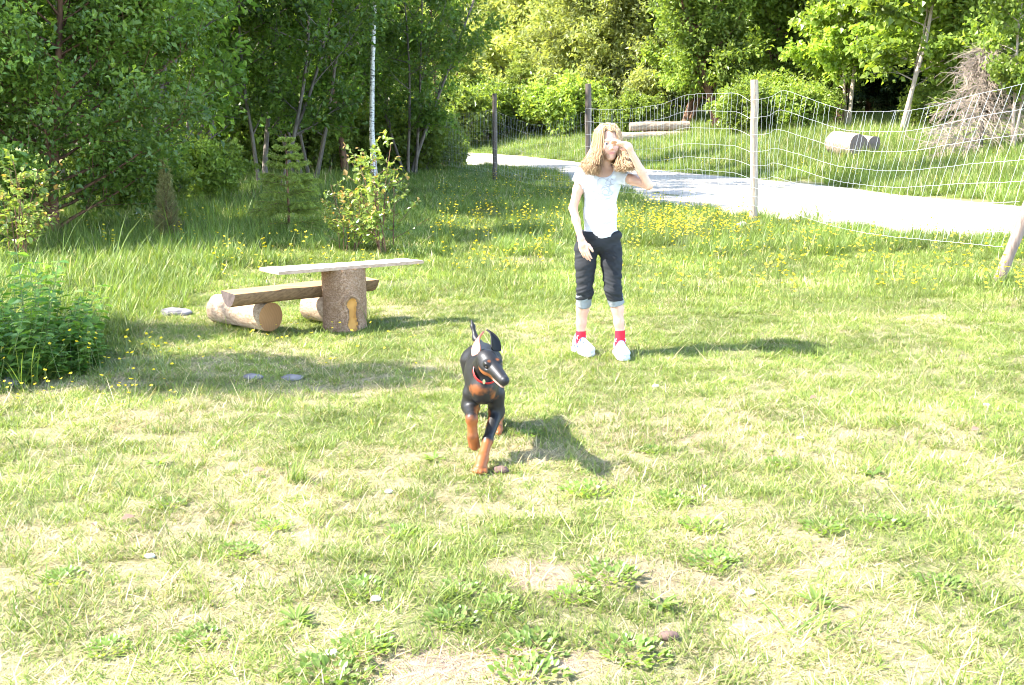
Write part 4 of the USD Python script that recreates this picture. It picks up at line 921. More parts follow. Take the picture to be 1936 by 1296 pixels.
def dead_leaf(label, px, py, L, yaw, seed):
    g = Zp(px, py); g[2] = hz(g[0], g[1]) + 0.022; r = np.random.default_rng(seed)
    v, f, _ = leaf_quads(np.zeros((1, 3)), np.array([[math.cos(yaw), math.sin(yaw), 0.25]]), np.array([[0.1, -0.35, 1.0]]), np.array([L]), np.array([L * 0.6]), fold=0.35, full=True)
    vv = np.vstack([v, v - [0, 0, 0.0012]]); ff = np.vstack([f, f[:, ::-1] + len(v)])
    t = obj('dead_leaf', (vv, ff), 'dead_leaf', None); UsdGeom.Xformable(t).AddTranslateOp().Set(Gf.Vec3d(*map(float, g))); tag(t, label, 'dead leaf')
dead_leaf('curled brown dead leaf lying low at the left of the lawn', 230, 996, 0.05, 0.4, 1)
dead_leaf('brown dead leaf lying left of the upright grass tuft', 477, 905, 0.055, 0.2, 2)
dead_leaf('reddish dead leaf in the lawn right of the dog shadow', 1330, 932, 0.04, 1.4, 3)
dead_leaf('brown dead leaf lying by the right of the girl shadow', 1530, 762, 0.05, 0.3, 4)
dead_leaf('dead leaf on the worn patch at the far right of the lawn', 1835, 824, 0.05, 0.3, 6)
dead_leaf('small dead leaf just above the bare earth', 182, 1008, 0.035, 2.2, 5)
g = np.array(Zp(85, 700)); g[2] = hz(g[0], g[1])
st = thing('wooden_stake', 'short brown stick standing upright at the foot of the weed bush', 'stake', g)
obj('stick', tube(np.array([[0, 0, -0.05], [0.004, 0, 0.08], [-0.006, 0, 0.16]]), [0.009, 0.0085, 0.007], 8), 'post_wood', st, smooth=40)

# ================================================================== WEEDS, TUFTS AND FLOWERS
def weed_stems(n, H, R, leaf, seed, cols, lean=0.15, per=9):
    r = np.random.default_rng(seed); mb, C, D, T, LL = MB(), [], [], [], []
    for k in range(n):
        a, q = r.uniform(0, 6.28), R * math.sqrt(r.uniform(0, 1)); h = H * (1 - 0.55 * (q / R) ** 2) * r.uniform(0.7, 1.1)
        p = bend([q * math.cos(a), q * math.sin(a), -0.03], [lean * q / R * 2 * math.cos(a) + r.normal(0, .06), lean * q / R * 2 * math.sin(a) + r.normal(0, .06), 1], h, 6, 0, 0.05, r)
        mb.add(*tube(p, np.linspace(0.0035, 0.0015, 7), 4, cap=False)); b = r.uniform(0, 3.14)
        for w in range(per):
            t = 0.12 + 0.86 * (w + 0.5) / per; p0, _ = along(p, np.array([t]))
            for s in (0, np.pi):
                aa = b + w * 1.571 + s + r.normal(0, .2); C.append(p0[0]); D.append([math.cos(aa), math.sin(aa), r.uniform(-0.25, 0.35)]); T.append(t); LL.append(leaf * r.uniform(0.7, 1.25) * (1.15 - 0.6 * t))
    c, d, t, L = np.array(C), np.array(D), np.array(T), np.array(LL); n = len(c)
    v, f, m = leaf_quads(c, d, nrm(unit_rand(r, n) * 0.35 + [0, 0, 1.0]), L, L * 0.68, fold=0.18, full=True)
    cols = np.array(cols); u = r.uniform(0, 1, (n, 1)); col = (cols[0] * (1 - u) + cols[1] * u) * (0.8 + 0.35 * t[:, None])
    return mb.get(), (v, f), np.repeat(col, m, 0)
mat('stem_green', {'p': ('principled_bsdf', {'base_color': (0.1, 0.13, 0.035), 'roughness': 0.6})}, [], 'p.BSDF')
w_, l_, c_ = weed_stems(66, 0.76, 0.42, 0.115, 1, ((0.04, 0.10, 0.018), (0.10, 0.17, 0.035)), lean=0.25)
nettle = thing('weed_bush', 'tall green clump of broad-leaved weeds at the left edge of the lawn', 'bush', on(X(25, 7.0), 7.0))
obj('stems', w_, 'stem_green', nettle); obj('foliage', l_, 'leaf_look', nettle, cd=c_)
dup(nettle, 'lower clump of weeds beside the stick, at the right of the tall clump', 'bush', on(X(92, 6.7), 6.7), 2.0, (0.55, 0.55, 0.5))
dup(nettle, 'clump of weeds cut off by the left edge, in front of the tall clump', 'bush', on(X(-30, 6.5), 6.5), 4.0, (0.75, 0.75, 0.7))
# long grass tufts
def tuft_mesh(n, L, w, lean, seed, cols, R=0.05, seg=4):
    return blades(n, R, L, w, lean, cols, seed, seg=seg, curl=1.1)
BLU = [(0.12, 0.17, 0.055, 2), (0.16, 0.20, 0.06, 2), (0.09, 0.14, 0.035, 1)]
def tuft_thing(label, px, py, n, L, w, lean, seed, cols=TALL, R=0.05):
    g = Zp(px, py); g[2] = hz(g[0], g[1])
    v, f, c = tuft_mesh(n, L, w, lean, seed, cols, R)
    t = obj('grass_tuft', (v, f), 'grass_look', None, cd=c); UsdGeom.Xformable(t).AddTranslateOp().Set(Gf.Vec3d(*map(float, g))); tag(t, label, 'grass tuft')
blades_seg = None
tuft_thing('upright green grass tuft left of the dog, low on the lawn', 560, 912, 110, 0.11, 0.0032, 0.35, 1)
tuft_thing('spreading grass tuft in front of the table shadow', 718, 655, 110, 0.13, 0.004, 0.95, 2, R=0.09)
tuft_thing('grass tuft with long arched blades where the shadow of the dog ends', 1130, 905, 26, 0.17, 0.004, 1.0, 3)
tuft_thing('sprawling tuft of broad blades low on the lawn at the right', 1520, 1195, 40, 0.20, 0.0055, 1.15, 4, R=0.07)
tuft_thing('small tuft of broad blades on the worn lawn at the right', 1590, 1115, 18, 0.13, 0.004, 1.1, 5)
tuft_thing('soft grass tuft below and left of the dog', 800, 945, 70, 0.07, 0.003, 0.6, 6)
tuft_thing('grass tuft at the heel of the girl', 1082, 668, 70, 0.09, 0.0035, 0.6, 7, R=0.06)
tuft_thing('grass tuft on the lawn right of the girl shadow', 1320, 745, 90, 0.08, 0.0035, 0.8, 8, R=0.07)
tuft_thing('thick grass tuft near the bottom of the lawn, in the middle', 600, 1270, 160, 0.075, 0.004, 0.75, 9, R=0.12)
tuft_thing('long pale blades arching at the left edge behind the weed bush', 45, 490, 50, 0.42, 0.007, 0.55, 10, R=0.1, cols=[(0.2, 0.22, 0.09, 1)])
tuft_thing('long arching grass blades in the shade edge left of the bench', 315, 497, 46, 0.38, 0.006, 0.55, 11, R=0.12)
tuft_thing('pale long grass beside the weed bush, bent by wear', 205, 520, 60, 0.25, 0.006, 0.9, 12, R=0.15, cols=[(0.3, 0.28, 0.14, 1), (0.16, 0.2, 0.06, 1)])
tuft_thing('grass growing against the right foot of the table trunk', 693, 612, 46, 0.20, 0.005, 0.5, 13, R=0.07)
tuft_thing('grass growing under the bench beside the support log', 578, 600, 60, 0.16, 0.005, 0.6, 14, R=0.1)
tuft_thing('grass growing under the left end of the bench', 430, 612, 60, 0.11, 0.005, 0.7, 15, R=0.1)
tuft_thing('tall grass at the foot of the tall pale fence post', 1450, 425, 70, 0.30, 0.008, 0.4, 16, R=0.15)
tuft_thing('tall weedy grass standing at the near edge of the track', 1530, 418, 90, 0.36, 0.01, 0.4, 17, R=0.2)
# broad-leaved weeds in the lawn
r = np.random.default_rng(81)
def rosette(n, L, seed, cols, R=0.02, asp=0.42, up=0.35):
    r = np.random.default_rng(seed); a = r.uniform(0, 6.28, n); q = R * np.sqrt(r.uniform(0, 1, n))
    c = np.stack([q * np.cos(a), q * np.sin(a), r.uniform(0.002, 0.012, n)], 1); d = np.stack([np.cos(a), np.sin(a), r.uniform(0.1, 0.9, n) * up * 2], 1); LL = L * r.uniform(0.6, 1.2, n)
    v, f, m = leaf_quads(c, d, nrm(unit_rand(r, n) * 0.3 + [0, 0, 1.0]), LL, LL * asp, fold=0.15, full=True)
    cols = np.array(cols); u = r.uniform(0, 1, (n, 1)); return (v, f), np.repeat(cols[0] * (1 - u) + cols[1] * u, m, 0)
LAWN = ((0.09, 0.16, 0.03), (0.14, 0.2, 0.05))
wk = []
for s in range(3):
    l_, c_ = rosette(130, 0.019, 10 + s, LAWN, R=0.085, asp=0.8, up=0.9) if s < 2 else rosette(24, 0.06, 10 + s, LAWN, R=0.02, asp=0.28, up=0.5)
    wk.append((l_, c_))
WL = [(1000, 1235, 1.2, 0), (850, 1180, 1.0, 0), (870, 1000 + 120, 0.9, 0), (620, 1285, 1.4, 0), (1275, 945, 1.0, 0), (1150, 1095, 1.3, 0), (1110, 930, 1.2, 0), (1555, 1000, 1.0, 0), (1670, 990, 1.0, 0), (1330, 1000, 1.0, 0), (1345, 1070, 1.1, 0), (940, 1150, 0.9, 1),
      (380, 1215, 0.9, 1), (205, 1230, 0.8, 1), (1085, 1130, 0.9, 1), (1360, 1060, 0.8, 1), (1200, 1240, 1.2, 1), (680, 1120, 1.0, 1), (450, 1050, 0.9, 1), (320, 960, 0.8, 0), (760, 1010, 0.8, 1), (1480, 880, 0.9, 1), (1700, 800, 0.9, 0), (1000, 820, 0.8, 1),
      (1545, 1145, 1.0, 2), (1250, 1150, 0.9, 2), (560, 1180, 0.9, 2), (820, 870, 0.8, 2), (1650, 900, 0.9, 2), (300, 880, 0.9, 2), (1230, 850, 0.8, 0), (1780, 1110, 1.0, 0), (1880, 960, 0.9, 1), (120, 1100, 0.9, 1), (690, 1230, 1.1, 0), (1000, 1290, 1.2, 0), (520, 1000, 0.8, 0)]
first = {}
for px, py, s, k in WL:
    g = Zp(px, py); g[2] = hz(g[0], g[1])
    nm = ('clover_patch', 'clover_patch', 'dandelion_plant')[k]; lab = 'small patch of round-leaved clover in the short lawn' if k < 2 else 'flat rosette of long dandelion leaves in the short lawn'; gr = 'clover patches in the lawn' if k < 2 else 'dandelion rosettes in the lawn'
    if k == 2: lab = {1545: 'dandelion rosette by the sprawling broad-bladed grass tuft', 1250: 'dandelion rosette on the lawn just above the brown clod', 560: 'dandelion rosette left of the worn earth low on the lawn', 820: 'dandelion rosette in the grass left of the paws of the dog', 1650: 'dandelion rosette on the lawn far right of the shadow of the dog', 300: 'dandelion rosette in the sunlit grass below the weed bush'}[px]
    if k not in first:
        t = thing(nm, lab, 'weed', g, 0, s, gr); obj('leaves', wk[k][0], 'leaf_look', t, cd=wk[k][1]); first[k] = t
    else: dup(first[k], lab, 'weed', g, px * 0.37, s, gr)
# buttercups
def buttercup(H, seed, n=3, size=0.012):
    r = np.random.default_rng(seed); st, C, D, N_, LL = MB(), [], [], [], []
    for k in range(n):
        p = bend([r.normal(0, .02), r.normal(0, .02), -0.01], [r.normal(0, .18), r.normal(0, .18), 1], H * r.uniform(0.75, 1.15), 4, 0, 0.08, r); st.add(*tube(p, [0.0013, 0.0012, 0.0011, 0.001, 0.0009], 3, cap=False))
        nor = nrm(np.array([r.normal(0, .4), r.normal(0, .4) - 0.2, 1]))
        e1 = nrm(np.cross(nor, [1, 0, 0])); e2 = np.cross(nor, e1)
        for q in range(5):
            a = q * 1.2566 + k; C.append(p[-1]); D.append(e1 * math.cos(a) + e2 * math.sin(a) + nor * 0.45); N_.append(nor); LL.append(size * r.uniform(0.9, 1.1))
    LL = np.array(LL); v, f, m = leaf_quads(np.array(C), np.array(D), np.array(N_), LL, LL * 0.95, fold=0.1)
    return st.get(), (v, f), np.tile([0.72, 0.56, 0.03], (len(v), 1))
FL = [buttercup(h, 90 + k, n, sz) for k, (h, n, sz) in enumerate(((0.10, 1, 0.012), (0.22, 1, 0.012), (0.26, 4, 0.016)))]
r = np.random.default_rng(91); fl_first = {}
def put_flower(px, py, k, label, group):
    g = Zp(px, py); g[2] = hz(g[0], g[1])
    if (near_t(g[:1], g[1:2])[0] > -0.1): return
    if k not in fl_first:
        t = thing('buttercup', label, 'flower', g, 0, 1, group); st_, pv, pc = FL[k]; obj('stem', st_, 'stem_green', t); obj('petals', pv, 'petal_look', t, cd=pc); fl_first[k] = t
    else: dup(fl_first[k], label, 'flower', g, px * 0.61, r.uniform(0.85, 1.2), group)
for k in range(95):
    px, py = r.uniform(-10, 330), 690 + 105 * r.uniform(0, 1) ** 1.2
    put_flower(px, py, 0 if py > 745 else int(r.integers(0, 2)), 'small yellow buttercup in the grass around the weed bush', 'buttercups around the weed bush')
for k in range(26): put_flower(r.uniform(330, 860), r.uniform(650, 712), 0, 'small yellow buttercup in the dappled shade before the table', 'buttercups in the dappled shade')
for k in range(24): put_flower(r.uniform(480, 740), r.uniform(612, 640), 0, 'small yellow buttercup at the foot of the table and bench', 'buttercups by the table')
for k in range(95): put_flower(np.clip(r.normal(1275, 65), 1165, 1420), np.clip(r.normal(452, 16), 428, 482), 1 + int(r.integers(0, 2)), 'yellow buttercup in the dense bed right of the girl', 'buttercups right of the girl')
fs_ = UsdGeom.PointInstancer.Define(stage, '/World/wildflowers'); tag(fs_, 'yellow buttercups dotted over the meadow grass', 'wildflowers', kind='stuff')
for k, (st_, pv, pc) in enumerate(FL[1:]):
    obj('flower', (np.vstack([st_[0], pv[0]]), np.vstack([st_[1], pv[1] + len(st_[0])])), 'petal_look', fs_.GetPrim(), cd=np.vstack([np.tile([0.1, 0.13, 0.03], (len(st_[0]), 1)), pc])); fs_.CreatePrototypesRel().AddTarget('/World/wildflowers/flower' + ('_001' if k else ''))
pos = []
def many(n, fx, fy):
    for _ in range(n):
        g = Zp(fx(), fy())
        if g[1] > 48 or g[1] < 0 or (near_t(g[:1], g[1:2])[0] > -0.15 and far_t(g[:1], g[1:2])[0] < 0.2): continue
        g[2] = hz(g[0], g[1]) ; pos.append(g)
many(260, lambda: np.clip(r.normal(1280, 80), 1160, 1500), lambda: np.clip(r.normal(440, 25), 395, 500))
many(200, lambda: r.uniform(830, 1080), lambda: r.uniform(345, 470))
many(260, lambda: r.uniform(1180, 1936), lambda: r.uniform(450, 600))
many(90, lambda: r.uniform(380, 1060), lambda: r.uniform(480, 560))
many(60, lambda: r.uniform(150, 700), lambda: r.uniform(420, 500))
for _ in range(420):                                          # on the bank beyond the track
    x, y = r.uniform(2, 17), r.uniform(17, 34)
    if 0.5 < far_t(np.array([x]), np.array([y]))[0] < 6: pos.append(np.array(on(x, y)))
n = len(pos); yaw = r.uniform(0, 6.28, n)
fill_instancer(fs_, np.array(pos), r.uniform(0.9, 1.3, n), r.integers(0, 2, n), np.stack([0 * yaw, 0 * yaw, np.sin(yaw / 2), np.cos(yaw / 2)], 1))

# ================================================================== THE DOG
cd_mat('coat', rough=0.45, spec=0.28, bump=(420.0, 0.0006)); cd_mat('skin', rough=0.5, spec=0.35, subsurface_weight=0.12, subsurface_scale=0.01, subsurface_radius=(1, 0.35, 0.2))
leaf_mat('ear_look', trans=0.25, rough=0.5, spec=0.3, vary=0.05, tcol=(1.5, 0.8, 0.6))
mat('eye_dark', {'p': ('principled_bsdf', {'base_color': (0.03, 0.018, 0.012), 'roughness': 0.08})}, [], 'p.BSDF')
mat('collar_red', {'p': ('principled_bsdf', {'base_color': (0.38, 0.014, 0.014), 'roughness': 0.5})}, [], 'p.BSDF')
mat('tag_metal', {'p': ('principled_bsdf', {'base_color': (0.8, 0.78, 0.72), 'metallic': 1.0, 'roughness': 0.25})}, [], 'p.BSDF')
cd_mat('eye_look', rough=0.1, spec=0.5)
cd_mat('cloth', rough=0.9, spec=0.15, bump=(420.0, 0.0008))
mat('print_grey', {'p': ('principled_bsdf', {'base_color': (0.33, 0.33, 0.37), 'roughness': 0.9})}, [], 'p.BSDF')
mat('print_lilac', {'p': ('principled_bsdf', {'base_color': (0.45, 0.42, 0.56), 'roughness': 0.9})}, [], 'p.BSDF')
mat('rubber_sole', {'p': ('principled_bsdf', {'base_color': (0.42, 0.42, 0.43), 'roughness': 0.7})}, [], 'p.BSDF')
mat('lace_white', {'p': ('principled_bsdf', {'base_color': (0.6, 0.6, 0.6), 'roughness': 0.8})}, [], 'p.BSDF')
cd_mat('hair_look', rough=0.45, spec=0.4)
def soft(d, r, e): return np.clip((r - d) / e + 0.5, 0, 1)[:, None]
def seg_dist(v, a, b):
    a, b = np.asarray(a, float), np.asarray(b, float); ab = b - a
    t = np.clip(((v - a) @ ab) / (ab @ ab + 1e-12), 0, 1); return np.linalg.norm(v - a - t[:, None] * ab, axis=1)
def mesh_of(field, o, disp=None, iters=4):
    m = field.mesh(iters); v, f = np.array(m.vertices), np.array(m.faces)
    if disp is not None: v = v + np.array(m.vertex_normals) * disp(v)[:, None]
    return v, f
dg = lambda x, y, d: P(x, y, d)
F = Field((-0.32, 4.42, -0.04), (0.05, 5.95, 0.62), 0.004)
rump, loin, rib, chest, wither = dg(911, 676, 5.46), dg(909, 690, 5.25), dg(909, 706, 5.06), dg(913, 724, 4.92), dg(905, 692, 5.02)
ax_b = nrm(rump - chest); Rb = frame_from(ax_b)          # columns: back, side, up
F.ell(rib, (0.19, 0.070, 0.095), Rb, 0.03); F.ell(chest, (0.12, 0.066, 0.088), Rb, 0.03); F.ell(dg(914, 738, 4.86), (0.05, 0.052, 0.062), Rb, 0.03)
F.cap(loin, rump, 0.062, 0.06, 0.05, (1, 1, 1)); F.ell(rump, (0.10, 0.058, 0.066), Rb, 0.05)
F.cap(wither, chest + [0, 0.02, 0.02], 0.052, 0.066, 0.05)
nk0, nk1 = dg(908, 705, 4.96), dg(918, 684, 4.80)
F.cap(nk0, nk1, 0.058, 0.045, 0.04)
skull, nose = dg(922, 681, 4.735), dg(955, 722, 4.590)
fw_ = nrm(nose - skull); up_ = nrm(np.array([-0.12, 0, 1]) - fw_ * (np.array([-0.12, 0, 1]) @ fw_)); lat = np.cross(fw_, up_); Rh = np.stack([fw_, lat, up_], 1)
hp = lambda f_, l_, u_: skull + fw_ * f_ + lat * l_ + up_ * u_
Lh = np.linalg.norm(nose - skull)
F.ell(hp(0, 0, 0.0), (0.062, 0.046, 0.045), Rh, 0.02); F.ell(hp(0.028, 0.027, -0.016), (0.042, 0.022, 0.030), Rh, 0.015); F.ell(hp(0.028, -0.027, -0.016), (0.042, 0.022, 0.030), Rh, 0.015)
F.cap(hp(0.045, 0, -0.004), hp(Lh - 0.012, 0, -0.002), 0.035, 0.0235, 0.02)
F.ell(hp(Lh - 0.002, 0, 0.006), (0.018, 0.019, 0.017), Rh, 0.006)
F.cap(hp(0.05, 0, -0.040), hp(Lh - 0.022, 0, -0.032), 0.021, 0.012, 0.012)
for s in (1, -1): F.ell(hp(0.052, 0.030 * s, 0.022), (0.016, 0.012, 0.009), Rh, 0.012); F.ell(hp(0.060, 0.036 * s, 0.008), (0.010, 0.008, 0.007), Rh, 0.006, sub=True)
# fore leg that carries the weight (to the right in the photograph)
sh, el, wr, kn, pw = dg(936, 745, 4.92), dg(939, 778, 4.94), dg(922, 833, 4.80), dg(912, 869, 4.705), dg(908, 884, 4.665)
gz_ = lambda p: hz(p[0], p[1])
F.chain([sh, el, wr], [0.046, 0.033, 0.021], 0.025); F.ell(wr + [0, -.004, 0], (0.024, 0.024, 0.028), k=0.015); F.chain([wr, kn, pw], [0.021, 0.024, 0.022], 0.012)
fd = nrm(np.array([-0.12, -1, 0])); sd = np.array([fd[1], -fd[0], 0])
pw_g = np.array([pw[0], pw[1], gz_(pw) + 0.026])
F.cap(kn, pw_g, 0.023, 0.024, 0.015)
for q, (s, fwd) in enumerate(((-0.024, 0.018), (-0.008, 0.03), (0.008, 0.03), (0.024, 0.018))): F.cap(pw_g + sd * s * 0.8, pw_g + sd * s + fd * fwd + [0, 0, -0.008], 0.0125, 0.0115, 0.005)
# lifted fore leg
sh2, el2, wr2, kn2, pw2 = dg(893, 745, 4.92), dg(888, 768, 4.93), dg(892, 792, 4.80), dg(894, 826, 4.80), dg(897, 845, 4.815)
F.chain([sh2, el2, wr2], [0.046, 0.034, 0.025], 0.025); F.ell(wr2, (0.025, 0.025, 0.028), k=0.015); F.chain([wr2, kn2, pw2], [0.022, 0.0225, 0.018], 0.012)
for s, L_ in ((-0.022, 0.006), (-0.007, 0.016), (0.008, 0.016), (0.021, 0.006)): F.cap(kn2 + [s * 0.6, 0, 0], pw2 + [s * 0.75, 0.012, -L_ + 0.004], 0.013, 0.0105, 0.005)
# hind legs
hip1, hip2 = rump + [0.035, 0.0, -0.02], rump + [-0.04, 0.0, -0.02]
k1, h1, m1 = dg(936, 745, 5.28), dg(942, 790, 5.50), dg(943, 825, 5.30); m1[2] = gz_(m1) + 0.03
F.chain([hip1, k1, h1, m1], [0.07, 0.042, 0.022, 0.02], 0.03); F.cap(m1, m1 + [0.0, -0.05, -0.008], 0.021, 0.016, 0.01)
k2, h2, m2 = dg(898, 738, 5.42), dg(898, 770, 5.70), dg(899, 800, 5.62); m2[2] = max(m2[2], gz_(m2) + 0.05)
F.chain([hip2, k2, h2, m2], [0.07, 0.042, 0.022, 0.02], 0.03); F.cap(m2, m2 + [0.0, 0.03, -0.03], 0.02, 0.014, 0.01)
# tail, docked short and carried up
F.chain([rump + [0, 0.07, 0.04], dg(899, 640, 5.60), dg(894, 618, 5.64), dg(891, 606, 5.66)], [0.022, 0.014, 0.0095, 0.005], 0.02)
v, f = mesh_of(F, lambda p: 0.007 * (noise(p * [16, 13, 12], 61, 2) - 0.5) * smooth01(p[:, 2], 0.12, 0.22))
BLK, TAN = np.array([0.0105, 0.0095, 0.009]), np.array([0.205, 0.066, 0.019])
c = np.tile(BLK, (len(v), 1)); c *= (0.8 + 0.5 * noise(v * 30, 5))[:, None]
def paint(w, col):
    global c
    c = c * (1 - w) + np.asarray(col) * w
nz = (noise(v * 45, 6) - 0.5) * 0.012
low = wr * 0.7 + kn * 0.3
paint(soft(seg_dist(v, low, kn) + nz, 0.032, 0.012), TAN); paint(soft(seg_dist(v, kn, pw_g + fd * 0.02) + nz, 0.055, 0.012), TAN)
paint(soft(seg_dist(v, wr2 + [0.0, 0, -0.012], pw2 + [0, 0, -0.01]) + nz, 0.036, 0.012), TAN)
paint(soft(seg_dist(v, el + [-0.03, -.02, 0.0], el * 0.45 + wr * 0.55 + [-0.02, 0, 0]) + nz, 0.017, 0.01), TAN * 0.9); paint(soft(seg_dist(v, el2 + [0.03, -.02, 0.0], wr2 + [0.02, 0, 0]) + nz, 0.02, 0.01), TAN)
nz2 = (noise(v * 42, 16, 3) - 0.5) * 0.05
for q, rr_, k_ in ((dg(898, 739, 4.80), 0.030, (0.66, 0.5, 1.4)), (dg(938, 752, 4.80), 0.027, (1.2, 0.5, 0.75))): paint(soft(np.linalg.norm((v - q) * k_, axis=1) + nz2, rr_, 0.02), TAN * 0.7)
for hk, mm in ((h1, m1), (h2, m2)): paint(soft(seg_dist(v, hk, mm + [0, -0.05, -0.02]) + nz, 0.036, 0.012), TAN)
loc = (v - skull) @ Rh
side = (np.abs(loc[:, 1]) > 0.010) & (loc[:, 2] < -0.012) & (loc[:, 0] > 0.015) & (loc[:, 0] < Lh - 0.014)
dj = np.abs(loc[:, 2] + 0.030 + 0.02 * (loc[:, 0] > 0.1))
paint((side[:, None]) * soft(np.maximum(dj - 0.004, 0) + nz * 0.5, 0.012, 0.008), TAN * 1.1)
paint(((np.abs(loc[:, 2] + 0.034) < 0.010) & (loc[:, 0] > 0.095) & (loc[:, 0] < Lh - 0.01))[:, None] * 0.85, (0.5, 0.3, 0.26))
for s in (1, -1): paint(soft(np.linalg.norm(loc - [0.052, 0.020 * s, 0.030], axis=1), 0.0075, 0.005), TAN * 0.6)
paint(soft(np.linalg.norm(loc - [Lh + 0.004, 0, 0.004], axis=1), 0.019, 0.004), (0.012, 0.012, 0.013))
o = np.array([wither[0], 5.0, hz(wither[0], 5.0)])
dog = thing('dog', 'young black and tan dog with red collar bounding across the lawn', 'dog', o)
obj('body', (v - o, f), 'coat', dog, smooth=True, cd=c)
def ear(pts_base, tip, mid_push, th, cin, cout, label=None):
    """a thin ear flap between a base line and a tip"""
    b0, b1 = map(np.asarray, pts_base); u = np.linspace(0, 1, 12)[:, None, None]; w = np.linspace(-1, 1, 9)[None, :, None]
    mid = (b0 + b1) / 2; half = (b1 - b0) / 2
    wid = (1 - u ** 1.7) * (1 + 0.12 * np.sin(np.pi * u))
    cen = mid * (1 - u) + np.asarray(tip) * u + np.asarray(mid_push) * np.sin(np.pi * u)
    n_ = nrm(np.cross(half, np.asarray(tip) - mid))
    S_ = cen + half * w * wid + n_ * (w ** 2) * 0.014 * (1 - 0.6 * u)
    V1, V2 = (S_ - n_ * th / 2).reshape(-1, 3), (S_ + n_ * th / 2).reshape(-1, 3)
    i, j = np.meshgrid(np.arange(11), np.arange(8), indexing='ij'); q = np.stack([i * 9 + j, (i + 1) * 9 + j, (i + 1) * 9 + j + 1, i * 9 + j + 1], -1).reshape(-1, 4)
    ring = np.concatenate([[k * 9 for k in range(12)], [99 + k for k in range(1, 9)], [k * 9 + 8 for k in range(10, -1, -1)], [k for k in range(7, 0, -1)]]); rx = np.roll(ring, -1)
    ff = np.vstack([q[:, [0, 1, 2]], q[:, [0, 2, 3]], q[:, [0, 2, 1]] + 108, q[:, [0, 3, 2]] + 108, np.stack([ring, ring + 108, rx + 108], 1), np.stack([ring, rx + 108, rx], 1)])
    col = np.vstack([np.tile(cin, (108, 1)), np.tile(cout, (108, 1))])
    obj('ear', (np.vstack([V1, V2]) - o, ff), 'ear_look', dog, cd=col, label=label)
ear((dg(925, 660, 4.73), dg(943, 667, 4.76)), dg(919, 624, 4.80), (0.012, 0.0, 0.012), 0.005, (0.02, 0.018, 0.02), (0.016, 0.015, 0.015))
ear((dg(898, 676, 4.76), dg(913, 659, 4.74)), dg(916, 627, 4.80), (-0.016, 0.0, 0.0), 0.004, (0.55, 0.30, 0.22), (0.55, 0.30, 0.22), 'ear turned inside out, pale pink')
for s in (1, -1):
    e_ = trimesh.creation.icosphere(2, 0.0075); obj('eye', (np.array(e_.vertices) + hp(0.058, 0.0315 * s, 0.008) - o, e_.faces), 'eye_dark', dog, smooth=True)
cc_, cn = dg(919.5, 702, 4.835), nrm(np.array([0.14, -0.80, 0.52])); Rc = frame_from(cn)
a = np.linspace(0, 2 * np.pi, 41)[:-1]; ring = []
for k in (-0.011, -0.009, 0.009, 0.011):
    rr_ = 0.0575 + (0.003 if abs(k) < 0.01 else 0); ring.append(cc_ + cn * k + (np.cos(a)[:, None] * Rc[:, 1] + np.sin(a)[:, None] * Rc[:, 2]) * rr_)
ring = np.array(ring); i, j = np.meshgrid(np.arange(3), np.arange(40), indexing='ij'); jn = (j + 1) % 40
q = np.stack([i * 40 + j, i * 40 + jn, (i + 1) * 40 + jn, (i + 1) * 40 + j], -1).reshape(-1, 4)
col_ = obj('collar', (ring.reshape(-1, 3) - o, outward(ring.reshape(-1, 3), q, cc_)), 'collar_red', dog, smooth=40)
tg = dg(915, 722, 4.775); t_ = trimesh.creation.cylinder(0.009, 0.003, sections=14); tv_ = np.array(t_.vertices)[:, [0, 2, 1]] * [0.7, 1, 1.3] + tg - o
obj('name_tag', (tv_, t_.faces[:, ::-1]), 'tag_metal', col_)

# ================================================================== THE GIRL
D0 = 7.2
J = lambda x, y, d=0.0: P(x, y, D0 + d)
G = Field((0.30, 6.72, -0.02), (1.02, 7.52, 1.56), 0.0033)
neck0, neck1 = J(1140, 326, 0.02), J(1145, 300, 0.0)
hd = J(1150, 270, -0.01)
yaw = math.radians(9); roll = math.radians(-3)
Rg = trimesh.transformations.euler_matrix(0.02, roll, yaw)[:3, :3]
H = lambda x, y, z: hd + Rg @ np.array([x, y, z])
G.ell(H(0, .018, .026), (.069, .086, .082), Rg, 0.02); G.ell(H(0, -.024, -.028), (.056, .060, .076), Rg, 0.03); G.ell(H(0, -.052, -.090), (.026, .022, .019), Rg, 0.03)
for s in (1, -1):
    G.ell(H(.034 * s, -.052, -.030), (.024, .024, .026), Rg, 0.02); G.cap(H(.012 * s, -.080, .015), H(.042 * s, -.064, .015), .008, .007, 0.012)
    G.ell(H(.029 * s, -.094, -.002), (.017, .017, .009), Rg, 0.008, sub=True); G.ell(H(.009 * s, -.090, -.036), (.007, .009, .006), Rg, 0.006)
    G.ell(H(.071 * s, .01, -.005), (.008, .018, .028), Rg, 0.006)
G.cap(H(0, -.080, .004), H(0, -.098, -.030), .006, .0085, 0.01)
G.cap(H(-.014, -.0765, -.058), H(.014, -.0765, -.058), .0048, .0048, 0.008); G.cap(H(-.011, -.076, -.066), H(.011, -.076, -.066), .0055, .0055, 0.008)
G.cap(neck0, neck1, .043, .043, 0.02)
shL, shR = J(1100, 332, 0.02), J(1172, 332, 0.02)
G.chain([shL, J(1135, 328, 0.03), shR], [.042, .055, .042], 0.03)
G.ell(J(1136, 355, 0.02), (.115, .075, .11), k=0.05); G.ell(J(1134, 405, 0.02), (.100, .072, .12), k=0.05); G.ell(J(1131, 452, 0.03), (.118, .082, .085), k=0.05)
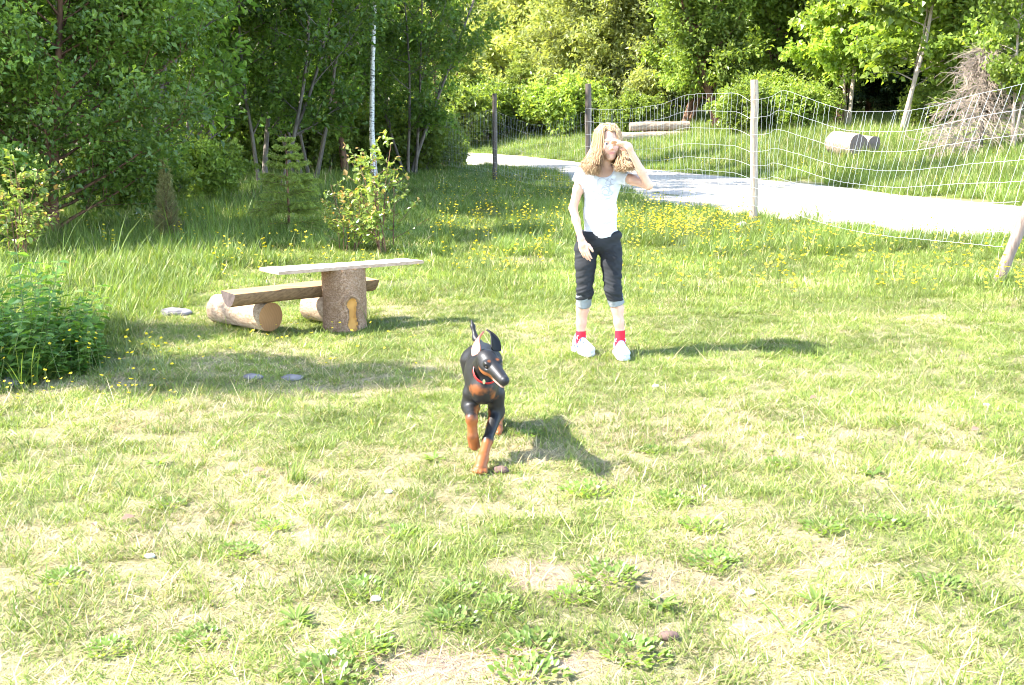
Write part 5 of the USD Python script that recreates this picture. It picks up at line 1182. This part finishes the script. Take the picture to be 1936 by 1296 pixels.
def hand(F, w, fd, sd, nd, sc=1.0, curl=0.35, thumb=0.9, spread=0.10):
    """wrist, finger direction, side towards the thumb, back-of-hand normal"""
    fd, sd, nd = nrm(fd), nrm(sd), nrm(nd); R_ = np.stack([fd, sd, nd], 1)
    F.ell(w + fd * .042 * sc, (.046 * sc, .034 * sc, .0125 * sc), R_, 0.012)
    F.cap(w - fd * .01, w + fd * .03 * sc, .0215 * sc, .018 * sc, 0.02, (1, 1, 1))
    for q, (s, L) in enumerate(((.027, .062), (.0095, .070), (-.0085, .065), (-.0255, .050))):
        p = w + fd * (.078 - .006 * abs(q - 1)) * sc + sd * s * sc; d = nrm(fd + sd * s * spread * 30 * 0.12); pts, rad = [p - fd * .02 * sc, p], [.0085 * sc, .0085 * sc]
        for k, part in enumerate((.45, .31, .24)):
            t = curl * (k + 0.35); dd = nrm(d * math.cos(t) - nd * math.sin(t)); pts.append(pts[-1] + dd * L * part * sc); rad.append((.0082 - .0008 * (k + 1)) * sc)
        F.chain(pts, rad, 0.0025)
    p = w + fd * .022 * sc + sd * .026 * sc; d = nrm(fd * 0.75 + sd * thumb - nd * 0.25)
    F.chain([p - sd * .012, p + d * .028 * sc, p + nrm(d + fd * 0.35) * .052 * sc, p + nrm(d + fd * 0.6) * .072 * sc], [.013 * sc, .0105 * sc, .0095 * sc, .0075 * sc], 0.006)
# arm that hangs (left in the photograph)
elL, wrL = J(1083.5, 394, 0.0), J(1098, 452, -0.13)
G.chain([shL + [0, 0, -0.005], shL * 0.55 + elL * 0.45, elL, elL * 0.6 + wrL * 0.4, wrL], [.037, .033, .0265, .0255, .018], 0.015)
hand(G, wrL + [0.004, -0.003, -0.012], (0.30, -0.22, -0.93), (0.78, -0.55, 0.2), (-0.45, -0.85, 0.05), 0.95, 0.28, 0.7)
# arm that is raised to shade the eyes
elR, wrR = J(1226, 351, -0.16), J(1190, 281, -0.235)
G.chain([shR, shR * 0.5 + elR * 0.5, elR, elR * 0.62 + wrR * 0.38, wrR], [.037, .032, .0265, .0265, .0175], 0.015)
hand(G, wrR + [-0.010, 0.006, 0.014], (-0.72, 0.60, 0.26), (0.50, 0.60, -0.55), (0.2, 0.35, 0.9), 0.92, 0.28, 0.75)
# legs
aL, aR = J(1098, 634, 0.06), J(1173, 638, -0.05)
legL = [J(1108, 470, 0.03), J(1107, 500, 0.0), J(1105.5, 549, -0.01), J(1101.5, 585, 0.04), J(1099, 610, 0.055), aL]; legR = [J(1154, 470, 0.03), J(1156, 500, 0.0), J(1159, 549, -0.05), J(1167, 585, -0.03), J(1170, 610, -0.045), aR]
for L_ in (legL, legR): G.chain(L_, [.072, .059, .043, .0405, .032, .027], 0.02)
v, f = mesh_of(G, None, iters=3)
SK = np.array([0.46, 0.275, 0.195])
c = np.tile(SK, (len(v), 1)) * (0.94 + 0.12 * noise(v * 14, 9))[:, None]
lc = (v - hd) @ Rg
face = (lc[:, 1] < -0.03) & (np.abs(lc[:, 2]) < 0.12)
paint(face[:, None] * soft(np.sqrt((lc[:, 0] / .017) ** 2 + ((lc[:, 2] + .062) / .0085) ** 2), 1.0, 0.35), (0.40, 0.18, 0.15))
paint(face[:, None] * soft(np.abs(lc[:, 2] + .0615) + 0.2 * np.maximum(np.abs(lc[:, 0]) - .018, 0) * 5, 0.0022, 0.002) * 0.8 * (np.abs(lc[:, 0]) < 0.021)[:, None], (0.25, 0.08, 0.08))
for s in (1, -1):
    bx = lc[:, 0] * s
    paint(face[:, None] * soft(np.abs(lc[:, 2] - (.0175 - 0.18 * np.abs(bx - .03))), 0.0042, 0.003) * ((bx > .012) & (bx < .047))[:, None] * 0.6, (0.30, 0.19, 0.10))
    paint(face[:, None] * soft(np.sqrt(((bx - .033) / .024) ** 2 + ((lc[:, 2] + .032) / .018) ** 2), 1.0, 0.9) * 0.25, (0.62, 0.3, 0.25))
    paint(face[:, None] * soft(np.sqrt(((bx - .029) / .017) ** 2 + ((lc[:, 2] + .002) / .0105) ** 2), 1.0, 0.4) * 0.45, (0.38, 0.21, 0.16))
o = np.array([J(1136, 600)[0], D0, 0.0]); o[2] = hz(o[0], o[1])
girl = thing('person', 'person in white T-shirt and dark rolled-up trousers, shading the eyes with one hand', 'person', o)
obj('body', (v - o, f), 'skin', girl, smooth=True, cd=c)
for s in (1, -1):
    e_ = trimesh.creation.icosphere(3, 0.0125); ev = np.array(e_.vertices); ec = np.where((ev[:, 1:2] < -0.0098), (0.10, 0.13, 0.15), (0.75, 0.72, 0.7)); ec = np.where(ev[:, 1:2] < -0.0117, (0.01, 0.01, 0.01), ec)
    obj('eye', (ev @ Rg.T + H(.029 * s, -.0655, -.002) - o, e_.faces), 'eye_look', girl, smooth=True, cd=ec)
# T-shirt
S = Field((0.32, 6.95, 0.66), (0.92, 7.5, 1.36), 0.0036)
S.ell(J(1136.5, 352, 0.02), (.124, .088, .12), k=0.05); S.ell(J(1135, 402, 0.02), (.112, .086, .13), k=0.06); S.ell(J(1135, 446, 0.02), (.119, .09, .10), k=0.06)
S.chain([J(1103, 331, 0.02), J(1135, 326, 0.035), J(1170, 331, 0.02)], [.046, .052, .046], 0.03)
slL, slR = J(1093, 346, 0.015), J(1188, 339, -0.035)
S.cap(J(1101, 332, 0.02), slL, .046, .047, 0.02); S.cap(J(1171, 333, 0.02), slR, .046, .043, 0.02)
X_, Y_, Z_ = np.meshgrid(*S.grid(), indexing='ij', sparse=True)
hem = J(1135, 446, 0.0)[2] - 0.010 * np.sin((X_ - 0.4) * 14); S.F = np.maximum(S.F, hem - Z_)                      # hem
for (a_, e_, L_) in ((J(1101, 332, 0.02), slL, 0.0), (J(1171, 333, 0.02), slR, 0.0)):
    n_ = nrm(e_ - a_); dd = (X_ - e_[0]) * n_[0] + (Y_ - e_[1]) * n_[1] + (Z_ - e_[2]) * n_[2] - 0.004
    near_ = (np.abs(X_ - e_[0]) < 0.085) & (np.abs(Z_ - e_[2]) < 0.09) & (((X_ < a_[0] - 0.004) if n_[0] < 0 else (X_ > a_[0] + 0.004)))
    S.F = np.where(near_, np.maximum(S.F, dd), S.F)
nc = J(1141, 314, -0.035); S.F = np.maximum(S.F, 0.075 - np.sqrt((X_ - nc[0]) ** 2 + ((Y_ - nc[1]) / 1.4) ** 2 + (Z_ - nc[2]) ** 2))   # neckline
def wr_shirt(p):
    t = (p[:, 2] - 0.72) / 0.5
    w = noise(np.stack([p[:, 0] * 7 + p[:, 2] * 5, p[:, 1] * 6, p[:, 2] * 20 - p[:, 0] * 9], -1), 4, 3) - 0.5
    return 0.020 * w * np.clip(1.3 - t, 0.3, 1) + 0.008 * (noise(np.stack([p[:, 0] * 24, p[:, 1] * 14, p[:, 2] * 6], -1), 8, 2) - 0.5)
sv, sf = mesh_of(S, None, wr_shirt)
shirt = obj('shirt', (sv - o, sf), 'cloth', girl, smooth=True, cd=np.tile([0.52, 0.53, 0.55], (len(sv), 1)))
# loose line drawing printed on the chest
from scipy.spatial import cKDTree
fr = sv[:, 1] < D0 + 0.01; kt = cKDTree(sv[fr][:, [0, 2]]); fv = sv[fr]
def on_shirt(pts):
    q = np.array([J(x, y)[[0, 2]] for x, y in pts]); d_, idx = kt.query(q, k=6); y_ = fv[idx, 1].min(1); y_ = np.convolve(np.r_[y_[0], y_[0], y_, y_[-1], y_[-1]], np.ones(5) / 5, 'valid')
    return np.stack([q[:, 0], y_ - 0.0015, q[:, 1]], 1) - o
def loop(cx, cy, rx, ry, a0=0, a1=6.3, n=40, wob=0.15, ph=0): a = np.linspace(a0, a1, n); k = 1 + wob * np.sin(3 * a + ph); return [(cx + rx * k[i] * math.cos(a[i]), cy + ry * k[i] * math.sin(a[i])) for i in range(n)]
pm = MB()
for L_ in (loop(1139, 346, 13, 9, ph=1), loop(1152, 343, 8, 6, 0.5, 5.5), loop(1143, 361, 12, 9, wob=.2), loop(1143, 362, 6, 5), loop(1122, 366, 7, 7, ph=2), loop(1133, 371, 18, 5, 0.2, 2.9), loop(1156, 352, 6, 12, 2.0, 5.0)): pm.add(*tube(on_shirt(L_), 0.0013, 4))
obj('printed_drawing', pm.get(), 'print_grey', shirt)
# trousers
T = Field((0.34, 6.95, 0.28), (0.92, 7.5, 0.82), 0.0036)
T.ell(J(1131, 455, 0.03), (.130, .094, .085), k=0.05)
top_z = J(1131, 437)[2]
T.cap(J(1122, 445, 0.025), J(1142, 445, 0.025), .094, .094, 0.03, (1.25, 0.95, 0.6))
for L_ in (legL, legR): T.chain([L_[0], L_[1], (L_[1] + L_[2]) / 2, L_[2], L_[2] * 0.4 + L_[3] * 0.6], [.078, .067, .058, .054, .054], 0.018)
X_, Y_, Z_ = np.meshgrid(*T.grid(), indexing='ij', sparse=True); T.F = np.maximum(T.F, Z_ - top_z); T.F = np.maximum(T.F, (J(1140, 566)[2] - Z_))
def wr_tr(p):
    k = np.exp(-((p[:, 2] - J(1130, 545)[2]) / 0.10) ** 2) + 0.55 * np.exp(-((p[:, 2] - J(1130, 478)[2]) / 0.06) ** 2) + 0.15
    a_ = noise(np.stack([p[:, 0] * 9, p[:, 1] * 9, p[:, 2] * 42 + p[:, 0] * 16 * np.sign(p[:, 0] - 0.58)], -1), 14, 2) - 0.5
    return 0.018 * k * a_
tv, tf = mesh_of(T, None, wr_tr)
obj('trousers', (tv - o, tf), 'cloth', girl, smooth=True, cd=np.tile([0.021, 0.022, 0.024], (len(tv), 1)) * (0.8 + 0.5 * noise(tv * 22, 3))[:, None])
def band(a, b, ra, rb, th, name, m, cd, n=48, k=14, wob=0.004, seed=0):
    """a turned-up cuff or sock: a tube wall round a limb"""
    a, b = np.asarray(a), np.asarray(b); ax = nrm(b - a); R_ = frame_from(ax); ph = np.linspace(0, 2 * np.pi, n, endpoint=False)
    prof_ = [(t, 0) for t in np.linspace(0, 1, k)] + [(1, -th), (0.5, -th), (0, -th)]
    V = []
    for t, dr_ in prof_:
        rr_ = ra + (rb - ra) * t + dr_ + wob * (noise(np.stack([np.cos(ph) * 2, np.sin(ph) * 2, np.full(n, t * 3)], -1), seed, 2) - 0.5) * 2 * (dr_ == 0)
        V.append(a + (b - a) * t + (np.cos(ph)[:, None] * R_[:, 1] + np.sin(ph)[:, None] * R_[:, 2]) * rr_[:, None])
    V = np.array(V); m_ = len(prof_); i, j = np.meshgrid(np.arange(m_), np.arange(n), indexing='ij'); i2, jn = (i + 1) % m_, (j + 1) % n
    q = np.stack([i * n + j, i * n + jn, i2 * n + jn, i2 * n + j], -1).reshape(-1, 4)
    vv = V.reshape(-1, 3); ff = q; nn = np.cross(vv[ff[0, 1]] - vv[ff[0, 0]], vv[ff[0, 2]] - vv[ff[0, 0]])
    if nn @ (vv[0] - a) < 0: ff = ff[:, ::-1]
    return obj(name, (vv - o, ff), m, girl, smooth=45, cd=None) if cd is None else obj(name, (vv - o, ff), m, girl, smooth=True, cd=np.tile(cd, (len(vv), 1)))
CUF = (0.2, 0.215, 0.22)
band(J(1105, 553, -0.005), J(1103, 577, 0.03), .0535, .050, .006, 'cuff', 'cloth', CUF, seed=1); band(J(1160, 553, -0.045), J(1166, 575, -0.03), .0545, .0515, .006, 'cuff', 'cloth', CUF, seed=2)
RED = (0.55, 0.02, 0.035)
band(J(1098.5, 626, 0.06), aL + [0, -0.005, -0.06], .0325, .036, .006, 'sock', 'cloth', RED, wob=0.002); band(J(1172, 625, -0.048), aR + [0, -0.005, -0.06], .0325, .036, .006, 'sock', 'cloth', RED, wob=0.002)
# trainers
for an, yaw_, nm in ((aL, 0.42, 'left'), (aR, 0.10, 'right')):
    fd = np.array([math.sin(yaw_), -math.cos(yaw_), 0]); sd = np.array([fd[1], -fd[0], 0]) * -1
    gr = np.array([an[0], an[1], hz(an[0], an[1]) + 0.012]); gr -= fd * 0.012
    Q = Field(gr + [-0.2, -0.24, -0.03], gr + [0.2, 0.14, 0.16], 0.003)
    Q.cap(gr - fd * .035 + [0, 0, .045], gr + fd * .09 + [0, 0, .036], .037, .036, 0.02); Q.ell(gr + fd * .125 + [0, 0, .032], (.044, .044, .03), k=0.03)
    Q.cap(gr + [0, 0, .055], gr + [0, 0, .088] - fd * .008, .038, .037, 0.02); Q.cap(gr + fd * .02 + [0, 0, .09], gr + fd * .085 + [0, 0, .058], .022, .024, 0.02)
    X_, Y_, Z_ = np.meshgrid(*Q.grid(), indexing='ij', sparse=True); Q.F = np.maximum(Q.F, gr[2] + .014 - Z_)
    qv, qf = mesh_of(Q, None, iters=2); rel = qv - gr; fx, sx, zx = rel @ fd, rel @ sd, rel[:, 2]
    c = np.tile([0.5, 0.51, 0.54], (len(qv), 1))
    stripe = (np.abs(((fx + 0.55 * zx) * 26) % 1 - 0.5) < 0.2) & (np.abs(sx) > 0.017) & (fx > -0.01) & (fx < 0.10) & (zx > 0.02); c[stripe] = (0.03, 0.045, 0.11)
    c[(zx > 0.094)] = (0.12, 0.14, 0.22); c[(fx < -0.045) & (zx > 0.03)] = (0.1, 0.12, 0.2)
    shoe = obj('shoe', (qv - o, qf), 'cloth', girl, smooth=True, cd=c)
    Q = Field(gr + [-0.2, -0.24, -0.03], gr + [0.2, 0.14, 0.06], 0.003)
    Q.cap(gr - fd * .04 + [0, 0, .0], gr + fd * .06, .041, .038, 0.01, (1, 1, .9)); Q.cap(gr + fd * .06, gr + fd * .128, .039, .044, 0.02)
    X_, Y_, Z_ = np.meshgrid(*Q.grid(), indexing='ij', sparse=True); Q.F = np.maximum(Q.F, np.maximum(Z_ - gr[2] - .018 - 0.004, gr[2] - .010 - Z_))
    qv, qf = mesh_of(Q, None, iters=1); obj('sole', (qv - o, qf), 'rubber_sole', shoe, smooth=40)
    lm = MB()
    for k in range(4):
        q0 = gr + fd * (.035 + .018 * k) + [0, 0, .098 - .010 * k]
        lm.add(*tube(np.array([q0 - sd * .022 + [0, 0, -.012], q0 - sd * .008 + [0, 0, .002], q0 + sd * .008 + [0, 0, .002], q0 + sd * .022 + [0, 0, -.012]]) - o, .0032, 5))
    for s in (-1, 1):
        a = np.linspace(0, 2 * np.pi, 14)
        lm.add(*tube(gr + fd * .022 + sd * s * (.012 + .011 * (1 - np.cos(a)))[:, None] + np.stack([0 * a, -0.01 + 0 * a, .098 + .012 * np.sin(a)], 1) - o, .0028, 5))
    obj('laces', lm.get(), 'lace_white', shoe, smooth=True)
# hair
r = np.random.default_rng(131); hm = MB()
Hc = lambda az, rad_, z: np.array([rad_ * math.sin(az), -rad_ * math.cos(az) * 1.12 + 0.016, z])    # az 0 = front, local head frame
def blend(p, k): return hd + (Rg @ p) * (1 - k) + p * k
HB, HD_ = np.array([0.58, 0.40, 0.22]), np.array([0.27, 0.14, 0.062])
for n in range(4600):
    az = r.uniform(0.66, 2 * np.pi - 0.66)
    layer = r.uniform(0.0, 1.0)
    front = smooth01(abs(abs(az - np.pi)), 1.5, 2.3)
    part = 0.012
    p0 = np.array([part + r.normal(0, .003) + 0.008 * math.sin(az) * layer, r.uniform(-0.064, 0.075), 0.108])
    p0[2] = 0.026 + 0.086 * math.sqrt(max(0.05, 1 - (p0[0] / .074) ** 2 - ((p0[1] - .018) / .092) ** 2)) + 0.006 + 0.006 * layer
    az2 = az + r.normal(0, .08)
    k1 = Hc(az2, .062 + .010 * layer, .088); k2 = Hc(az2, .079 + .012 * layer, .03 + .01 * r.normal()); k3 = Hc(az2, .092 + .024 * layer, -.05); k4 = Hc(az2, .098 + .062 * layer, -.12)
    if front > 0.5: k3[1] = min(k3[1], -0.01); k4[1] -= 0.02
    zend = r.uniform(-.205, -.145) + (0.02 if az < np.pi else 0.0) * 1
    k5 = Hc(az2, .088 + .075 * layer * r.uniform(0.6, 1.25), zend); k5[0] *= 1.05; k5[1] -= 0.03 * front
    K = np.array([p0, k1, k2, k3, k4, k5])
    if az < np.pi: K[3:, 0] += [0.006, 0.012, 0.008]
    if az < 1.5: K[3:, 0] -= np.array([0.006, 0.030, 0.045]) * (1 - layer); K[3:, 1] -= [0.0, 0.02, 0.03]
    from scipy.interpolate import CubicSpline
    t = np.linspace(0, 5, 12); C_ = CubicSpline(np.arange(6), K)(t)
    amp = 0.0135 * smooth01(t, 2.0, 4.2); ph = 5.0 * layer + 4.0 * az + r.normal(0, 1.8); fr_ = r.uniform(3.2, 4.6)
    C_ += np.stack([amp * np.sin(fr_ * t + ph), amp * np.cos(fr_ * t + ph * 1.3), 0 * t], 1)
    # keep clear of the face and the skull
    q = (C_ - [0, .018, .026]) / [.074, .091, .087]; L_ = np.linalg.norm(q, axis=1); m_ = L_ < 1.03; C_[m_] = ((q / L_[:, None]) * 1.03 * [.074, .091, .087] + [0, .018, .026])[m_]
    W_ = np.array([blend(p, kk) for p, kk in zip(C_, smooth01(t, 2.5, 4.5))])
    u = r.uniform(0, 1) ** 1.3; col = (HB * (1 - u) + HD_ * u)
    tv_, tf_ = tube(W_ - o, np.r_[0.0012, np.full(10, r.uniform(0.0008, 0.0016)), 0.0006], 3, cap=False)
    hm.add(tv_, tf_, np.repeat(np.linspace(1.15, 0.78, 12), 3)[:, None] * col)  # strands brighter at the crown, strong sunlight put into their colour
cap_v, cap_f = None, None
HF = Field(hd + [-.2, -.2, -.3], hd + [.2, .22, .16], 0.005)
HF.ell(H(0, .022, .030), (.073, .086, .083), Rg, 0.02); HF.cap(H(0, .05, 0.0), blend(np.array([0, .065, -.15]), .7), .064, .05, 0.03, (1.15, 0.6, 1))
for s in (1, -1): HF.cap(H(.068 * s, .022, -.01), blend(np.array([.092 * s, .005, -.15]), .7), .018, .030, 0.03, (1, 0.8, 1))
cv, cf = HF.mesh(3).vertices, HF.mesh(3).faces
hm.add(np.array(cv) - o, cf, HD_ * 0.6)
hm.build('hair', 'hair_look', girl, smooth=True)
